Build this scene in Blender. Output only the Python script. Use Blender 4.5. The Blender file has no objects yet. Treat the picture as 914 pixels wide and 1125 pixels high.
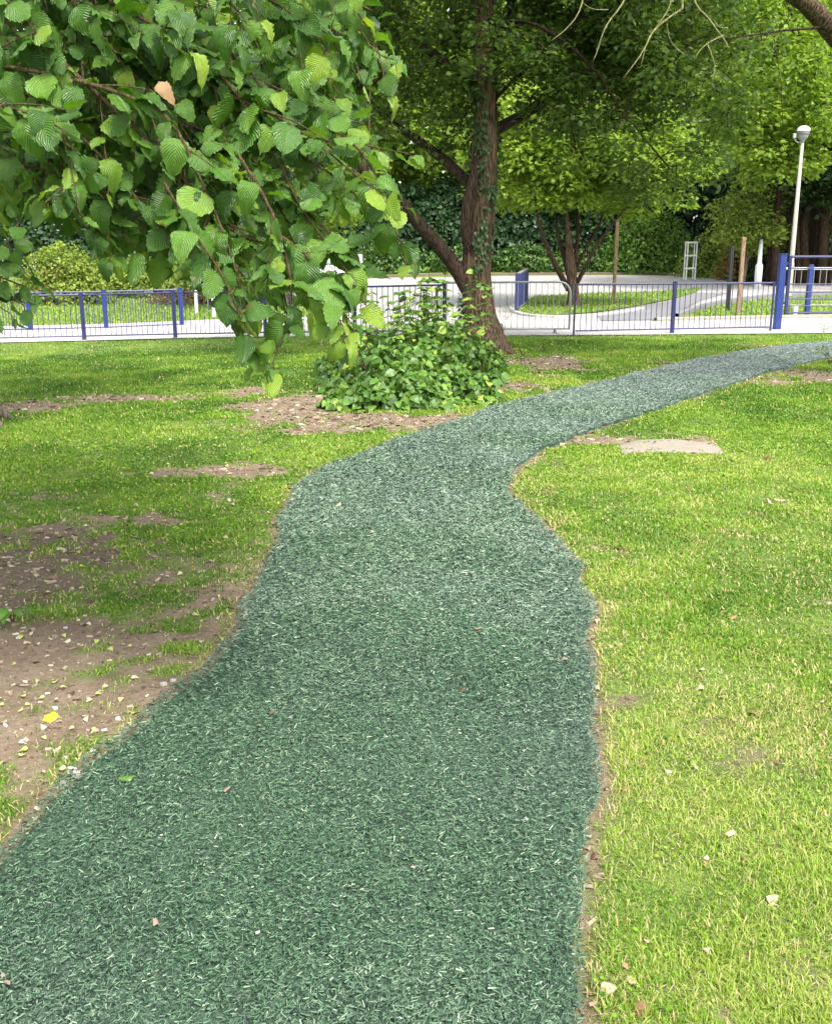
import bpy, math, random
import numpy as np
from mathutils import Vector
from mathutils.geometry import delaunay_2d_cdt
random.seed(7); RNG = np.random.default_rng(11)
sc = bpy.context.scene; COL = sc.collection
R = math.radians
# ------------------------------------------------------------------ camera model (measured from the place)
CAMH, PITCH, FPX, PW, PH = 1.60, R(14.62), 1100.0, 914.0, 1125.0
CP, SP = math.cos(PITCH), math.sin(PITCH)

def sstep(a, b, x):
    t = np.clip((np.asarray(x, float)-a)/(b-a), 0, 1); return t*t*(3-2*t)
def hash2(ix, iy, s):
    v = np.sin(ix*127.1+iy*311.7+s*74.7)*43758.5453
    return v-np.floor(v)
def vnoise(x, y, s=0):
    x = np.asarray(x, float); y = np.asarray(y, float)
    ix = np.floor(x); iy = np.floor(y); fx = x-ix; fy = y-iy
    fx = fx*fx*(3-2*fx); fy = fy*fy*(3-2*fy)
    a = hash2(ix, iy, s); b = hash2(ix+1, iy, s); c = hash2(ix, iy+1, s); d = hash2(ix+1, iy+1, s)
    return (a*(1-fx)+b*fx)*(1-fy)+(c*(1-fx)+d*fx)*fy
def fbm(x, y, s=0, o=4):
    v = 0; a = 0.5; t = 0
    for i in range(o):
        v = v+a*vnoise(x*2**i, y*2**i, s+i*3.1); t += a; a *= .5
    return v/t
def terr(x, y):
    x = np.asarray(x, float); y = np.asarray(y, float)
    return -0.30*sstep(2, -8, x)*sstep(7, 19, y)+0.75*sstep(27, 52, y)
def ray(px, py):
    dx = (px-PW/2)/FPX; dz = -(py-PH/2)/FPX
    return np.array([dx, CP+dz*SP, -SP+dz*CP])
def at(px, py, Y):
    d = ray(px, py); t = Y/d[1]
    return np.array([d[0]*t, Y, CAMH+d[2]*t])
def G(px, py):
    d = ray(px, py); Y = 5.0
    for _ in range(60):
        z = float(terr(d[0]*Y/d[1], Y)); Yn = (z-CAMH)*d[1]/d[2]
        Y = 0.5*Y+0.5*Yn
    x = d[0]*Y/d[1]
    return np.array([x, Y, float(terr(x, Y))])
def proj(P):
    P = np.asarray(P); x, y, z = P[:, 0], P[:, 1], P[:, 2]-CAMH
    dep = y*CP-z*SP; up = y*SP+z*CP
    dep = np.maximum(dep, .01)
    return PW/2+FPX*x/dep, PH/2-FPX*up/dep, dep

# ------------------------------------------------------------------ mesh building
def nrm(v): v = np.asarray(v, float); return v/np.maximum(np.linalg.norm(v, axis=-1, keepdims=True), 1e-9)
class MB:
    def __init__(s): s.v = []; s.f = []; s.n = 0; s.d = []; s.m = []
    def add(s, V, F, data=None, mi=0):
        V = np.asarray(V, float).reshape(-1, 3)
        s.v.append(V)
        for f in F:
            f = np.asarray(f)
            if f.size: s.f.append((f+s.n, mi))
        s.d.append(np.tile([0, 0, .5, .5], (len(V), 1)) if data is None else np.asarray(data, float))
        s.n += len(V); return s
    def box(s, c, size, rz=0, tilt=None, data=None, mi=0):
        sx, sy, sz = [q/2 for q in size]; b = min(sx, sy, sz)*.18
        # chamfered box: 24 verts would be heavy, use 3-ring chamfer on z and bevelled vertical edges
        def ring(x, y, z, b): return [(-x+b, -y, z), (x-b, -y, z), (x, -y+b, z), (x, y-b, z), (x-b, y, z), (-x+b, y, z), (-x, y-b, z), (-x, -y+b, z)]
        V = ring(sx-b, sy-b, -sz, b*.6)+ring(sx, sy, -sz+b, b)+ring(sx, sy, sz-b, b)+ring(sx-b, sy-b, sz, b*.6)
        V = np.array(V)
        if tilt is not None: V = V@np.array(tilt).T
        cz, sn = math.cos(rz), math.sin(rz)
        V = V@np.array([[cz, -sn, 0], [sn, cz, 0], [0, 0, 1]]).T+np.array(c)
        q = []
        for k in range(3):
            for i in range(8): q.append((k*8+i, k*8+(i+1) % 8, k*8+8+(i+1) % 8, k*8+8+i))
        s.add(V, [np.array(q), np.array([[7, 6, 5, 4, 3, 2, 1, 0]]), np.array([[24, 25, 26, 27, 28, 29, 30, 31]])], data, mi); return s
    def tube(s, pts, rad, n=8, cap=True, data=None, mi=0, rough=0, flute=0):
        pts = np.asarray(pts, float); m = len(pts)
        rad = np.full(m, rad, float) if np.isscalar(rad) else np.asarray(rad, float)
        T = np.gradient(pts, axis=0); T = nrm(T)
        up = np.array([0, 0, 1.]) if abs(T[0][2]) < .9 else np.array([1., 0, 0])
        U = []; u = nrm(np.cross(up, T[0]))
        for i in range(m):
            u = nrm(u-T[i]*np.dot(u, T[i])); U.append(u)
        U = np.array(U); W = np.cross(T, U)
        a = np.arange(n)*2*math.pi/n
        rr = np.ones((m, n))
        if rough: rr += rough*(RNG.random((m, n))-.5)
        if flute: rr += flute*np.sin(a*5+np.linspace(0, 3, m)[:, None])+flute*.6*np.sin(a*9+1)
        V = pts[:, None, :]+rad[:, None, None]*rr[:, :, None]*(np.cos(a)[None, :, None]*U[:, None, :]+np.sin(a)[None, :, None]*W[:, None, :])
        i, j = np.meshgrid(np.arange(m-1), np.arange(n), indexing='ij'); j2 = (j+1) % n
        q = np.stack([i*n+j, i*n+j2, (i+1)*n+j2, (i+1)*n+j], -1).reshape(-1, 4)
        F = [q]
        if cap: F += [np.arange(n)[::-1][None, :], (np.arange(n)+(m-1)*n)[None, :]]
        if data is not None and np.ndim(data) == 1: data = np.tile(data, (m*n, 1))
        s.add(V.reshape(-1, 3), F, data, mi); return s
    def lathe(s, prof, c, n=20, mi=0):
        prof = np.array(prof, float); m = len(prof); a = np.arange(n)*2*math.pi/n
        V = np.stack([prof[:, 0][:, None]*np.cos(a), prof[:, 0][:, None]*np.sin(a), np.repeat(prof[:, 1][:, None], n, 1)], -1)+np.array(c)
        i, j = np.meshgrid(np.arange(m-1), np.arange(n), indexing='ij'); j2 = (j+1) % n
        s.add(V.reshape(-1, 3), [np.stack([i*n+j, i*n+j2, (i+1)*n+j2, (i+1)*n+j], -1).reshape(-1, 4)], None, mi); return s
    def inst(s, tv, tf, pos, rot, scl, uv=None, r1=None, r2=None):
        """bake a template at many places (pos n,3; rot n,3,3; scl n or n,3)"""
        n = len(pos)
        if n == 0: return s
        scl = np.asarray(scl, float); scl = scl[:, None] if scl.ndim == 1 else scl
        V = tv[None]*scl[:, None, :]
        V = np.einsum('nij,nkj->nki', rot, V)+pos[:, None, :]
        k = len(tv); D = np.zeros((n, k, 4))
        if uv is not None: D[:, :, :2] = uv[None]
        D[:, :, 2] = (RNG.random(n) if r1 is None else r1)[:, None]
        D[:, :, 3] = (RNG.random(n) if r2 is None else r2)[:, None]
        off = (np.arange(n)*k)[:, None, None]
        s.add(V.reshape(-1, 3), [(f[None]+off).reshape(-1, f.shape[1]) for f in tf], D.reshape(-1, 4)); return s
    def build(s, name, mat, parent=None, smooth=False, origin=None):
        V = np.concatenate(s.v); D = np.concatenate(s.d)
        if origin is not None: V = V-np.array(origin)
        elif parent is not None: V = V-np.array(absloc(parent))
        me = bpy.data.meshes.new(name)
        me.vertices.add(len(V)); me.vertices.foreach_set('co', V.astype(np.float32).ravel())
        tot = np.concatenate([np.full(len(f), f.shape[1], np.int32) for f, _ in s.f])
        mi = np.concatenate([np.full(len(f), k, np.int32) for f, k in s.f])
        li = np.concatenate([f.ravel() for f, _ in s.f]).astype(np.int32)
        st = np.concatenate([[0], np.cumsum(tot)[:-1]]).astype(np.int32)
        me.loops.add(len(li)); me.loops.foreach_set('vertex_index', li)
        me.polygons.add(len(tot)); me.polygons.foreach_set('loop_start', st)
        me.polygons.foreach_set('material_index', mi)
        me.polygons.foreach_set('use_smooth', np.full(len(tot), smooth))
        me.update(calc_edges=True)
        at_ = me.attributes.new('data', 'FLOAT_COLOR', 'POINT'); at_.data.foreach_set('color', D.astype(np.float32).ravel())
        for m in (mat if isinstance(mat, (list, tuple)) else [mat]): me.materials.append(m)
        o = bpy.data.objects.new(name, me); COL.objects.link(o)
        if parent is not None: o.parent = parent
        if origin is not None: o.location = origin
        return o
def absloc(o):
    l = Vector((0, 0, 0))
    while o is not None: l += o.location; o = o.parent
    return l
def tag(o, label=None, cat=None, group=None, kind=None):
    if label: o['label'] = label
    if cat: o['category'] = cat
    if group: o['group'] = group
    if kind: o['kind'] = kind
    return o
def thing(name, loc, label, cat, group=None):
    o = bpy.data.objects.new(name, None); COL.objects.link(o); o.location = [float(q) for q in loc]; o.empty_display_size = .1
    return tag(o, label, cat, group)
def copy_tree(o, parent=None):
    c = o.copy(); COL.objects.link(c); c.parent = parent
    for ch in list(o.children): copy_tree(ch, c)
    return c

# ------------------------------------------------------------------ materials
def newmat(name):
    m = bpy.data.materials.new(name); m.use_nodes = True; nt = m.node_tree; nt.nodes.clear()
    return m, nt, nt.nodes, nt.links
def ramp(N, L, fac, stops, interp='LINEAR'):
    r = N.new('ShaderNodeValToRGB'); r.color_ramp.interpolation = interp; e = r.color_ramp.elements
    while len(e) < len(stops): e.new(.5)
    for k, (p, c) in enumerate(stops): e[k].position = p; e[k].color = (*c, 1)
    L.new(fac, r.inputs[0]); return r.outputs[0]
def noise(N, L, scale, detail=4, rough=.6, vec=None, w=0):
    n = N.new('ShaderNodeTexNoise'); n.inputs['Scale'].default_value = scale; n.inputs['Detail'].default_value = detail; n.inputs['Roughness'].default_value = rough
    if vec is None:
        g = N.new('ShaderNodeNewGeometry'); vec = g.outputs['Position']
    L.new(vec, n.inputs['Vector']); return n.outputs['Fac']
def mixc(N, L, f, a, b, t='MIX'):
    m = N.new('ShaderNodeMix'); m.data_type = 'RGBA'; m.blend_type = t
    if isinstance(f, (int, float)): m.inputs[0].default_value = f
    else: L.new(f, m.inputs[0])
    for k, q in ((6, a), (7, b)):
        if isinstance(q, tuple): m.inputs[k].default_value = (*q, 1)
        else: L.new(q, m.inputs[k])
    return m.outputs[2]
def math_(N, L, op, a, b=None, clamp=False):
    m = N.new('ShaderNodeMath'); m.operation = op; m.use_clamp = clamp
    for k, q in ((0, a), (1, b)):
        if q is None: continue
        if isinstance(q, (int, float)): m.inputs[k].default_value = q
        else: L.new(q, m.inputs[k])
    return m.outputs[0]
def bump(N, L, h, dist=.01, st=1.0):
    b = N.new('ShaderNodeBump'); b.inputs['Distance'].default_value = dist; b.inputs['Strength'].default_value = st
    L.new(h, b.inputs['Height']); return b.outputs[0]
def out(N, L, sh):
    o = N.new('ShaderNodeOutputMaterial'); L.new(sh, o.inputs[0])
def pbsdf(N, L, col, rough=.6, normal=None, spec=.5, metal=0):
    p = N.new('ShaderNodeBsdfPrincipled')
    if isinstance(col, tuple): p.inputs['Base Color'].default_value = (*col, 1)
    else: L.new(col, p.inputs['Base Color'])
    if isinstance(rough, (int, float)): p.inputs['Roughness'].default_value = rough
    else: L.new(rough, p.inputs['Roughness'])
    p.inputs['Specular IOR Level'].default_value = spec; p.inputs['Metallic'].default_value = metal
    if normal is not None: L.new(normal, p.inputs['Normal'])
    return p.outputs[0]
def dattr(N, L):
    a = N.new('ShaderNodeAttribute'); a.attribute_name = 'data'
    s = N.new('ShaderNodeSeparateColor'); L.new(a.outputs['Color'], s.inputs[0])
    return s.outputs[0], s.outputs[1], s.outputs[2], a.outputs['Alpha']

def leafmat(name, stops, rough=.5, trans=.35, spec=.35, veins=False, tint=(1.25, 1.25, .6), patch=0, worn=None):
    m, nt, N, L = newmat(name)
    u, v, r, r2 = dattr(N, L)
    if patch:
        f = math_(N, L, 'ADD', math_(N, L, 'MULTIPLY', r, .55), math_(N, L, 'MULTIPLY', noise(N, L, patch, 2), .45))
    else: f = r
    c = ramp(N, L, f, stops)
    if worn: c = mixc(N, L, r2, c, mixc(N, L, r, (.035, .045, .045), worn))  # worn: grey for patchy wear and for grazing sky sheen painted in
    nor = None
    if veins:
        # u across -1..1 stored 0..1, v along 0..1: side veins slope forward
        ua = math_(N, L, 'ABSOLUTE', math_(N, L, 'SUBTRACT', u, .5))
        ph = math_(N, L, 'SUBTRACT', math_(N, L, 'MULTIPLY', v, 11), math_(N, L, 'MULTIPLY', ua, 9))
        w = math_(N, L, 'SINE', math_(N, L, 'MULTIPLY', ph, 6.283))
        line = math_(N, L, 'POWER', math_(N, L, 'MULTIPLY', math_(N, L, 'ADD', w, 1), .5), 6)
        mid = math_(N, L, 'LESS_THAN', ua, .018)
        ln = math_(N, L, 'MAXIMUM', math_(N, L, 'MULTIPLY', line, .22), math_(N, L, 'MULTIPLY', mid, .5))
        c = mixc(N, L, ln, c, mixc(N, L, 1.0, c, (1.7, 1.5, 1.5), 'MULTIPLY'))
        g = noise(N, L, 90, 3)
        c = mixc(N, L, .25, c, ramp(N, L, g, [(0.3, (.02, .05, .01)), (.7, (.14, .3, .06))]))
        sp_ = noise(N, L, 38, 2); c = mixc(N, L, ramp(N, L, sp_, [(.66, (0, 0, 0)), (.72, (.75, .75, .75))]), c, (.20, .13, .04))
        yl = noise(N, L, 9, 2); c = mixc(N, L, ramp(N, L, yl, [(.5, (0, 0, 0)), (.75, (.5, .5, .5))]), c, (.14, .25, .03))
        nor = bump(N, L, math_(N, L, 'ADD', w, math_(N, L, 'MULTIPLY', g, 1.0)), .0014, .75)
    p = pbsdf(N, L, c, rough, nor, spec)
    t = N.new('ShaderNodeBsdfTranslucent'); L.new(mixc(N, L, 1.0, c, tint, 'MULTIPLY'), t.inputs[0])
    mx = N.new('ShaderNodeMixShader'); mx.inputs[0].default_value = trans; L.new(p, mx.inputs[1]); L.new(t.outputs[0], mx.inputs[2])
    out(N, L, mx.outputs[0]); return m

def barkmat(name, c1, c2, scale=1.0, moss=0.0):
    m, nt, N, L = newmat(name)
    tc = N.new('ShaderNodeNewGeometry'); mp = N.new('ShaderNodeMapping'); mp.inputs['Scale'].default_value = (34*scale, 34*scale, 4*scale)
    L.new(tc.outputs['Position'], mp.inputs[0])
    n1 = noise(N, L, 1, 5, .65, mp.outputs[0])
    c = ramp(N, L, n1, [(.38, c1), (.60, c2)])
    if moss:
        g = noise(N, L, 3.5, 3)
        f = ramp(N, L, g, [(.5, (0, 0, 0)), (.68, (moss, moss, moss))])
        c = mixc(N, L, f, c, (.07, .10, .03))
    out(N, L, pbsdf(N, L, c, .9, bump(N, L, n1, .07, 1), .15)); return m

def paint(name, col, rough=.4, dirt=.25, dcol=(.12, .10, .08), spec=.5, metal=0):
    m, nt, N, L = newmat(name)
    n1 = noise(N, L, 9, 5, .7); n2 = noise(N, L, 120, 2)
    f = ramp(N, L, n1, [(.45, (0, 0, 0)), (.75, (dirt, dirt, dirt))])
    c = mixc(N, L, f, col, dcol)
    rr = math_(N, L, 'ADD', math_(N, L, 'MULTIPLY', n1, .3), rough-.12)
    out(N, L, pbsdf(N, L, c, rr, bump(N, L, n2, .002, .3), spec, metal)); return m

def groundmat(name, kind):
    m, nt, N, L = newmat(name)
    n_big = noise(N, L, .55, 4); n_mid = noise(N, L, 4, 5); n_f = noise(N, L, 42, 5, .7); n_ff = noise(N, L, 160, 3, .7)
    if kind == 'lawn':
        a = N.new('ShaderNodeAttribute'); a.attribute_name = 'data'
        s = N.new('ShaderNodeSeparateColor'); L.new(a.outputs['Color'], s.inputs[0])
        soil = ramp(N, L, math_(N, L, 'ADD', math_(N, L, 'MULTIPLY', n_mid, .5), math_(N, L, 'MULTIPLY', n_f, .5)),
                    [(.3, (.12, .078, .052)), (.5, (.235, .172, .115)), (.7, (.34, .26, .185))])
        soil = mixc(N, L, ramp(N, L, s.outputs[1], [(.1, (0, 0, 0)), (.8, (.85, .85, .85))]), soil, ramp(N, L, n_f, [(.3, (.078, .056, .038)), (.7, (.17, .122, .085))]))
        g = ramp(N, L, math_(N, L, 'ADD', math_(N, L, 'MULTIPLY', n_mid, .35), math_(N, L, 'ADD', math_(N, L, 'MULTIPLY', n_f, .35), math_(N, L, 'MULTIPLY', n_ff, .3))),
                 [(.36, (.045, .075, .014)), (.47, (.10, .155, .028)), (.56, (.17, .235, .05)), (.68, (.30, .31, .11))])
        c = mixc(N, L, s.outputs[0], g, soil)
        h = math_(N, L, 'ADD', n_f, math_(N, L, 'MULTIPLY', n_ff, .5))
        nor = bump(N, L, h, .018, 1); rough = .95
    elif kind == 'asphalt':
        c = ramp(N, L, math_(N, L, 'ADD', math_(N, L, 'MULTIPLY', n_mid, .5), math_(N, L, 'MULTIPLY', n_f, .5)), [(.35, (.29, .275, .26)), (.65, (.40, .38, .36))])
        c = mixc(N, L, ramp(N, L, n_big, [(.5, (0, 0, 0)), (.7, (.3, .3, .3))]), c, (.24, .23, .22))
        vo = N.new('ShaderNodeTexVoronoi'); vo.feature = 'DISTANCE_TO_EDGE'; vo.inputs['Scale'].default_value = .35; ge = N.new('ShaderNodeNewGeometry'); L.new(ge.outputs['Position'], vo.inputs['Vector'])
        c = mixc(N, L, ramp(N, L, vo.outputs['Distance'], [(0, (.8, .8, .8)), (.012, (0, 0, 0))]), c, (.12, .12, .12))
        nor = bump(N, L, n_ff, .004, .7); rough = .85
    elif kind == 'concrete':
        c = ramp(N, L, math_(N, L, 'ADD', math_(N, L, 'MULTIPLY', n_mid, .6), math_(N, L, 'MULTIPLY', n_ff, .4)), [(.3, (.33, .30, .27)), (.6, (.50, .475, .44)), (.8, (.56, .54, .50))])
        br = N.new('ShaderNodeTexBrick'); br.inputs['Scale'].default_value = 1.1; br.inputs['Mortar Size'].default_value = .012; br.inputs['Brick Width'].default_value = 1.0; br.inputs['Row Height'].default_value = .9; ge = N.new('ShaderNodeNewGeometry'); L.new(ge.outputs['Position'], br.inputs['Vector'])
        c = mixc(N, L, math_(N, L, 'MULTIPLY', br.outputs['Fac'], .6), c, (.20, .17, .14))
        c = mixc(N, L, ramp(N, L, n_big, [(.5, (0, 0, 0)), (.68, (.45, .45, .45))]), c, (.27, .25, .22))
        nor = bump(N, L, n_ff, .004, .7); rough = .85
    elif kind == 'tar':
        c = ramp(N, L, math_(N, L, 'ADD', math_(N, L, 'MULTIPLY', n_mid, .5), math_(N, L, 'MULTIPLY', n_f, .5)), [(.35, (.15, .15, .155)), (.65, (.22, .215, .22))])
        nor = bump(N, L, n_ff, .004, .7); rough = .85
    elif kind == 'rubber':
        n3 = noise(N, L, 75, 4, .7)
        c = ramp(N, L, n3, [(.32, (.010, .020, .012)), (.5, (.040, .078, .046)), (.62, (.08, .135, .085)), (.75, (.17, .23, .16))])
        nor = bump(N, L, n3, .012, 1); rough = .55
    elif kind == 'soil':
        c = ramp(N, L, n_f, [(.3, (.10, .07, .05)), (.6, (.23, .165, .12)), (.8, (.34, .26, .2))])
        nor = bump(N, L, n_f, .02, 1); rough = .95
    out(N, L, pbsdf(N, L, c, rough, nor, .3)); return m

M = {}
M['lawn'] = groundmat('lawn_soil', 'lawn'); M['asphalt'] = groundmat('pale_asphalt', 'asphalt'); M['concrete'] = groundmat('concrete', 'concrete')
M['tar'] = groundmat('grey_tarmac', 'tar'); M['rubber'] = groundmat('rubber_base', 'rubber'); M['soil'] = groundmat('soil', 'soil')
M['shred'] = leafmat('rubber_shred', [(0, (.005, .012, .007)), (.22, (.016, .042, .022)), (.45, (.048, .108, .055)), (.74, (.090, .172, .088)), (.92, (.165, .24, .135)), (1, (.27, .32, .22))], rough=.5, trans=0.0, spec=.35, worn=(.27, .315, .295))  # worn grey also carries the far path's sky sheen as shred colour
M['blade'] = leafmat('grass_blade', [(0, (.052, .13, .012)), (.3, (.108, .225, .020)), (.6, (.205, .335, .034)), (.8, (.32, .41, .075)), (.9, (.45, .40, .18)), (1, (.60, .48, .26))], rough=.55, trans=.35, spec=.25, tint=(1.2, 1.2, .5))
M['hazel'] = leafmat('hazel_leaf', [(0, (.022, .068, .010)), (.4, (.062, .155, .019)), (.72, (.125, .255, .030)), (1, (.32, .45, .05))], rough=.36, trans=.32, spec=.5, veins=True, tint=(1.3, 1.35, .4))
M['bush'] = leafmat('bramble_leaf', [(0, (.035, .085, .014)), (.5, (.09, .19, .028)), (.85, (.18, .31, .045)), (1, (.34, .42, .08))], rough=.42, trans=.25, spec=.4)
M['maple'] = leafmat('crown_leaf', [(0, (.033, .07, .017)), (.5, (.078, .14, .030)), (.85, (.165, .24, .045)), (1, (.29, .36, .07))], rough=.5, trans=.5, spec=.3, patch=1.1)
M['ivy'] = leafmat('ivy_leaf', [(0, (.02, .055, .014)), (1, (.07, .13, .03))], rough=.4, trans=.15, spec=.4)
M['bg_bright'] = leafmat('bright_leaf', [(0, (.09, .18, .02)), (.5, (.20, .31, .04)), (1, (.40, .48, .10))], rough=.55, trans=.48, spec=.25, patch=.5)
M['bg_mid'] = leafmat('mid_leaf', [(0, (.05, .12, .02)), (.5, (.12, .23, .04)), (1, (.28, .38, .08))], rough=.55, trans=.42, spec=.25, patch=.5)
M['laurel'] = leafmat('laurel_leaf', [(0, (.03, .075, .014)), (.6, (.065, .14, .026)), (1, (.13, .22, .04))], rough=.45, trans=.25, spec=.4)
M['bg_dark'] = leafmat('dark_leaf', [(0, (.010, .030, .010)), (.6, (.024, .060, .018)), (1, (.06, .12, .03))], rough=.5, trans=.2, spec=.3, patch=.5)
M['bg_grey'] = leafmat('silver_leaf', [(0, (.13, .22, .07)), (.5, (.28, .40, .14)), (1, (.52, .60, .30))], rough=.55, trans=.48, spec=.3, patch=.5)
M['bg_gold'] = leafmat('gold_leaf', [(0, (.10, .15, .02)), (.5, (.20, .28, .045)), (1, (.38, .43, .11))], rough=.55, trans=.35, spec=.25, patch=.8)
M['russet'] = leafmat('russet_leaf', [(0, (.10, .06, .02)), (.5, (.24, .15, .06)), (1, (.34, .34, .10))], rough=.6, trans=.35, spec=.2, patch=1.0)
M['deadleaf'] = leafmat('dead_leaf', [(0, (.16, .09, .045)), (1, (.32, .21, .11))], rough=.7, trans=.15, spec=.2)
M['paleleaf'] = leafmat('pale_fallen_leaf', [(0, (.38, .30, .18)), (1, (.58, .52, .36))], rough=.7, trans=.2, spec=.2)
M['limeleaf'] = leafmat('lime_fallen_leaf', [(0, (.35, .42, .10)), (1, (.55, .58, .22))], rough=.6, trans=.3, spec=.2)
M['yellowleaf'] = leafmat('yellow_fallen_leaf', [(0, (.70, .58, .03)), (1, (.80, .70, .05))], rough=.5, trans=.3, spec=.2)
M['redleaf'] = leafmat('red_fallen_leaf', [(0, (.13, .05, .03)), (1, (.19, .09, .05))], rough=.6, trans=.2, spec=.2)
M['stone'] = paint('pale_stone', (.40, .37, .33), .8, .3)
M['bark'] = barkmat('trunk_bark', (.018, .011, .008), (.20, .128, .085), 1.1, .3)
M['bark_dark'] = barkmat('limb_bark', (.022, .014, .010), (.10, .066, .046), 1.4)
M['bark_grey'] = barkmat('grey_bark', (.09, .07, .055), (.27, .22, .18), .8, .3)
M['twig'] = barkmat('twig_bark', (.085, .06, .032), (.23, .17, .085), 3)
M['deadtwig'] = barkmat('lichen_twig', (.26, .25, .12), (.52, .47, .22), 2)
M['blue'] = paint('blue_paint', (.012, .018, .10), .42, .18)
M['navy'] = paint('navy_paint', (.030, .030, .115), .45, .2)
M['brightblue'] = paint('bright_blue_paint', (.009, .028, .175), .38, .12)
M['kerb'] = paint('kerb_stone', (.36, .32, .28), .85, .5, (.2, .15, .11))
M['galv'] = paint('galvanised_steel', (.36, .36, .35), .5, .3, metal=.5)
M['cream'] = paint('cream_paint', (.33, .32, .26), .5, .3, (.25, .24, .16))
M['white'] = paint('white_paint', (.78, .78, .76), .45, .12, (.4, .4, .36))
M['black'] = paint('black_paint', (.006, .005, .006), .5, .05)
M['wood'] = barkmat('post_wood', (.20, .13, .075), (.42, .30, .19), 1.5)
M['roof'] = paint('roof_tiles', (.16, .11, .09), .8, .4)
M['render'] = paint('white_render', (.75, .74, .72), .8, .12, (.5, .5, .48))
M['glassdark'] = paint('dark_glass', (.03, .035, .04), .12, .05)
M['tyre'] = paint('tyre_rubber', (.02, .02, .02), .8, .1)
M['lens'] = paint('lamp_bowl', (.22, .23, .22), .15, .05)

# ------------------------------------------------------------------ templates
KITE_V = np.array([(0, 0, 0), (-.36, .42, .10), (0, 1, 0.02), (.36, .42, .10), (0, .45, 0)], float)
KITE_F = [np.array([[0, 4, 1], [1, 4, 2], [0, 3, 4], [3, 2, 4]])]
KITE_UV = np.array([(.5, 0), (.1, .4), (.5, 1), (.9, .4), (.5, .45)], float)
KITE2_F = [np.array([[0, 3, 2, 1]])]
def frames(axis, normal):
    """columns: x = side, y = axis, z = normal"""
    y = nrm(axis); z = normal-y*np.sum(normal*y, -1, keepdims=True); z = nrm(z); x = np.cross(y, z)
    return np.stack([x, y, z], -1)
def broadleaf(nu=6, nv=13, width=.86, curl=.16, pleat=.016, serr=.034, seed=0, fold=.12, tip=.13):
    rs = np.random.default_rng(seed)
    vs = np.linspace(0, 1, nv+1); V = []; UV = []
    for k, v in enumerate(vs):
        # broad ovate outline with a pointed tip and a heart-shaped base
        w = width*.5*(math.sin(math.pi*min(1, v*.98+.02)**.72)**.62)*(1-.22*v)
        if v > .86: w *= (1-(v-.86)/.14)**.6*.8+.0
        if k == 0: w = width*.10
        w += serr*((k % 2)-.5)*(0 < k < nv)
        for i in range(nu+1):
            u = -1+2*i/nu; x = u*w
            y = v*(1-tip)+(tip*v**6)+(-.06*abs(u)**2*(v < .15))+.06*abs(u)*(1-v)
            z = fold*abs(x)-curl*(v-.25)**2*1.3+pleat*math.cos(v*11*math.pi-abs(u)*6)*abs(u)**.5*(k > 0)
            z += .035*rs.normal()*abs(u)**2 - .10*abs(u)**3*w
            V.append((x, y, z)); UV.append((.5+.5*u, v))
    q = [(a*(nu+1)+b, a*(nu+1)+b+1, (a+1)*(nu+1)+b+1, (a+1)*(nu+1)+b) for a in range(nv) for b in range(nu)]
    return np.array(V), [np.array(q)], np.array(UV)
HZ = [broadleaf(seed=i, curl=c, fold=f, width=w, tip=tp0, serr=se, pleat=pl*1.5) for i, (c, f, w, tp0, se, pl) in enumerate([(.15, .10, .90, .12, .03, .016), (.5, .22, .80, .16, .04, .022), (-.15, .16, .97, .08, .02, .012), (.8, .05, .86, .13, .035, .018), (.3, .42, .74, .15, .03, .02), (1.0, .25, .82, .10, .03, .016), (.1, -.12, .92, .06, .045, .014), (-.4, .30, .70, .18, .025, .02)])]
BL = [broadleaf(4, 5, .85, c, .0, .0, i+20, f) for i, (c, f) in enumerate([(.2, .12), (.5, .2), (.1, .3)])]

def tree_branches(mb, nodes, centres, r_tip=.008, r_gain=.5, sag=.10, sides=5, jit=.12):
    """join every leaf-cluster centre to the nearest node of the skeleton with a sagging branchlet"""
    P = np.array(nodes[0]); Rr = np.array(nodes[1])
    order = np.argsort([np.min(np.linalg.norm(P-c, axis=1)) for c in centres])
    for k in order:
        c = centres[k]; d = np.linalg.norm(P-c, axis=1)+1.2*np.maximum(0, P[:, 2]-c[2]-.1); i = int(np.argmin(d)); a = P[i]
        ln = np.linalg.norm(c-a)
        if ln < .08: continue
        n = max(3, int(ln/.35)+2); t = np.linspace(0, 1, n)[:, None]
        pts = a+(c-a)*t; pts[:, 2] += (ln*.18*np.sin(t*math.pi)-sag*ln*t**2*.0)[:, 0]
        pts[1:-1] += RNG.normal(0, jit*ln/n, (n-2, 3))
        r0 = max(r_tip*1.2, min(Rr[i]*r_gain, .012+ln*.016)); rad = np.linspace(r0, r_tip, n)
        mb.tube(pts, rad, sides, cap=False)
        P = np.vstack([P, pts[1:]]); Rr = np.concatenate([Rr, rad[1:]])
def resample(pts, n):
    pts = np.asarray(pts, float); s = np.concatenate([[0], np.cumsum(np.linalg.norm(np.diff(pts, axis=0), axis=1))])
    t = np.linspace(0, s[-1], n); return np.stack([np.interp(t, s, pts[:, k]) for k in range(pts.shape[1])], 1)
def smooth_poly(pts, it=2):
    p = np.asarray(pts, float)
    for _ in range(it):
        q = [p[0]]
        for a, b in zip(p[:-1], p[1:]): q += [a*.75+b*.25, a*.25+b*.75]
        q.append(p[-1]); p = np.array(q)
    return p
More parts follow.
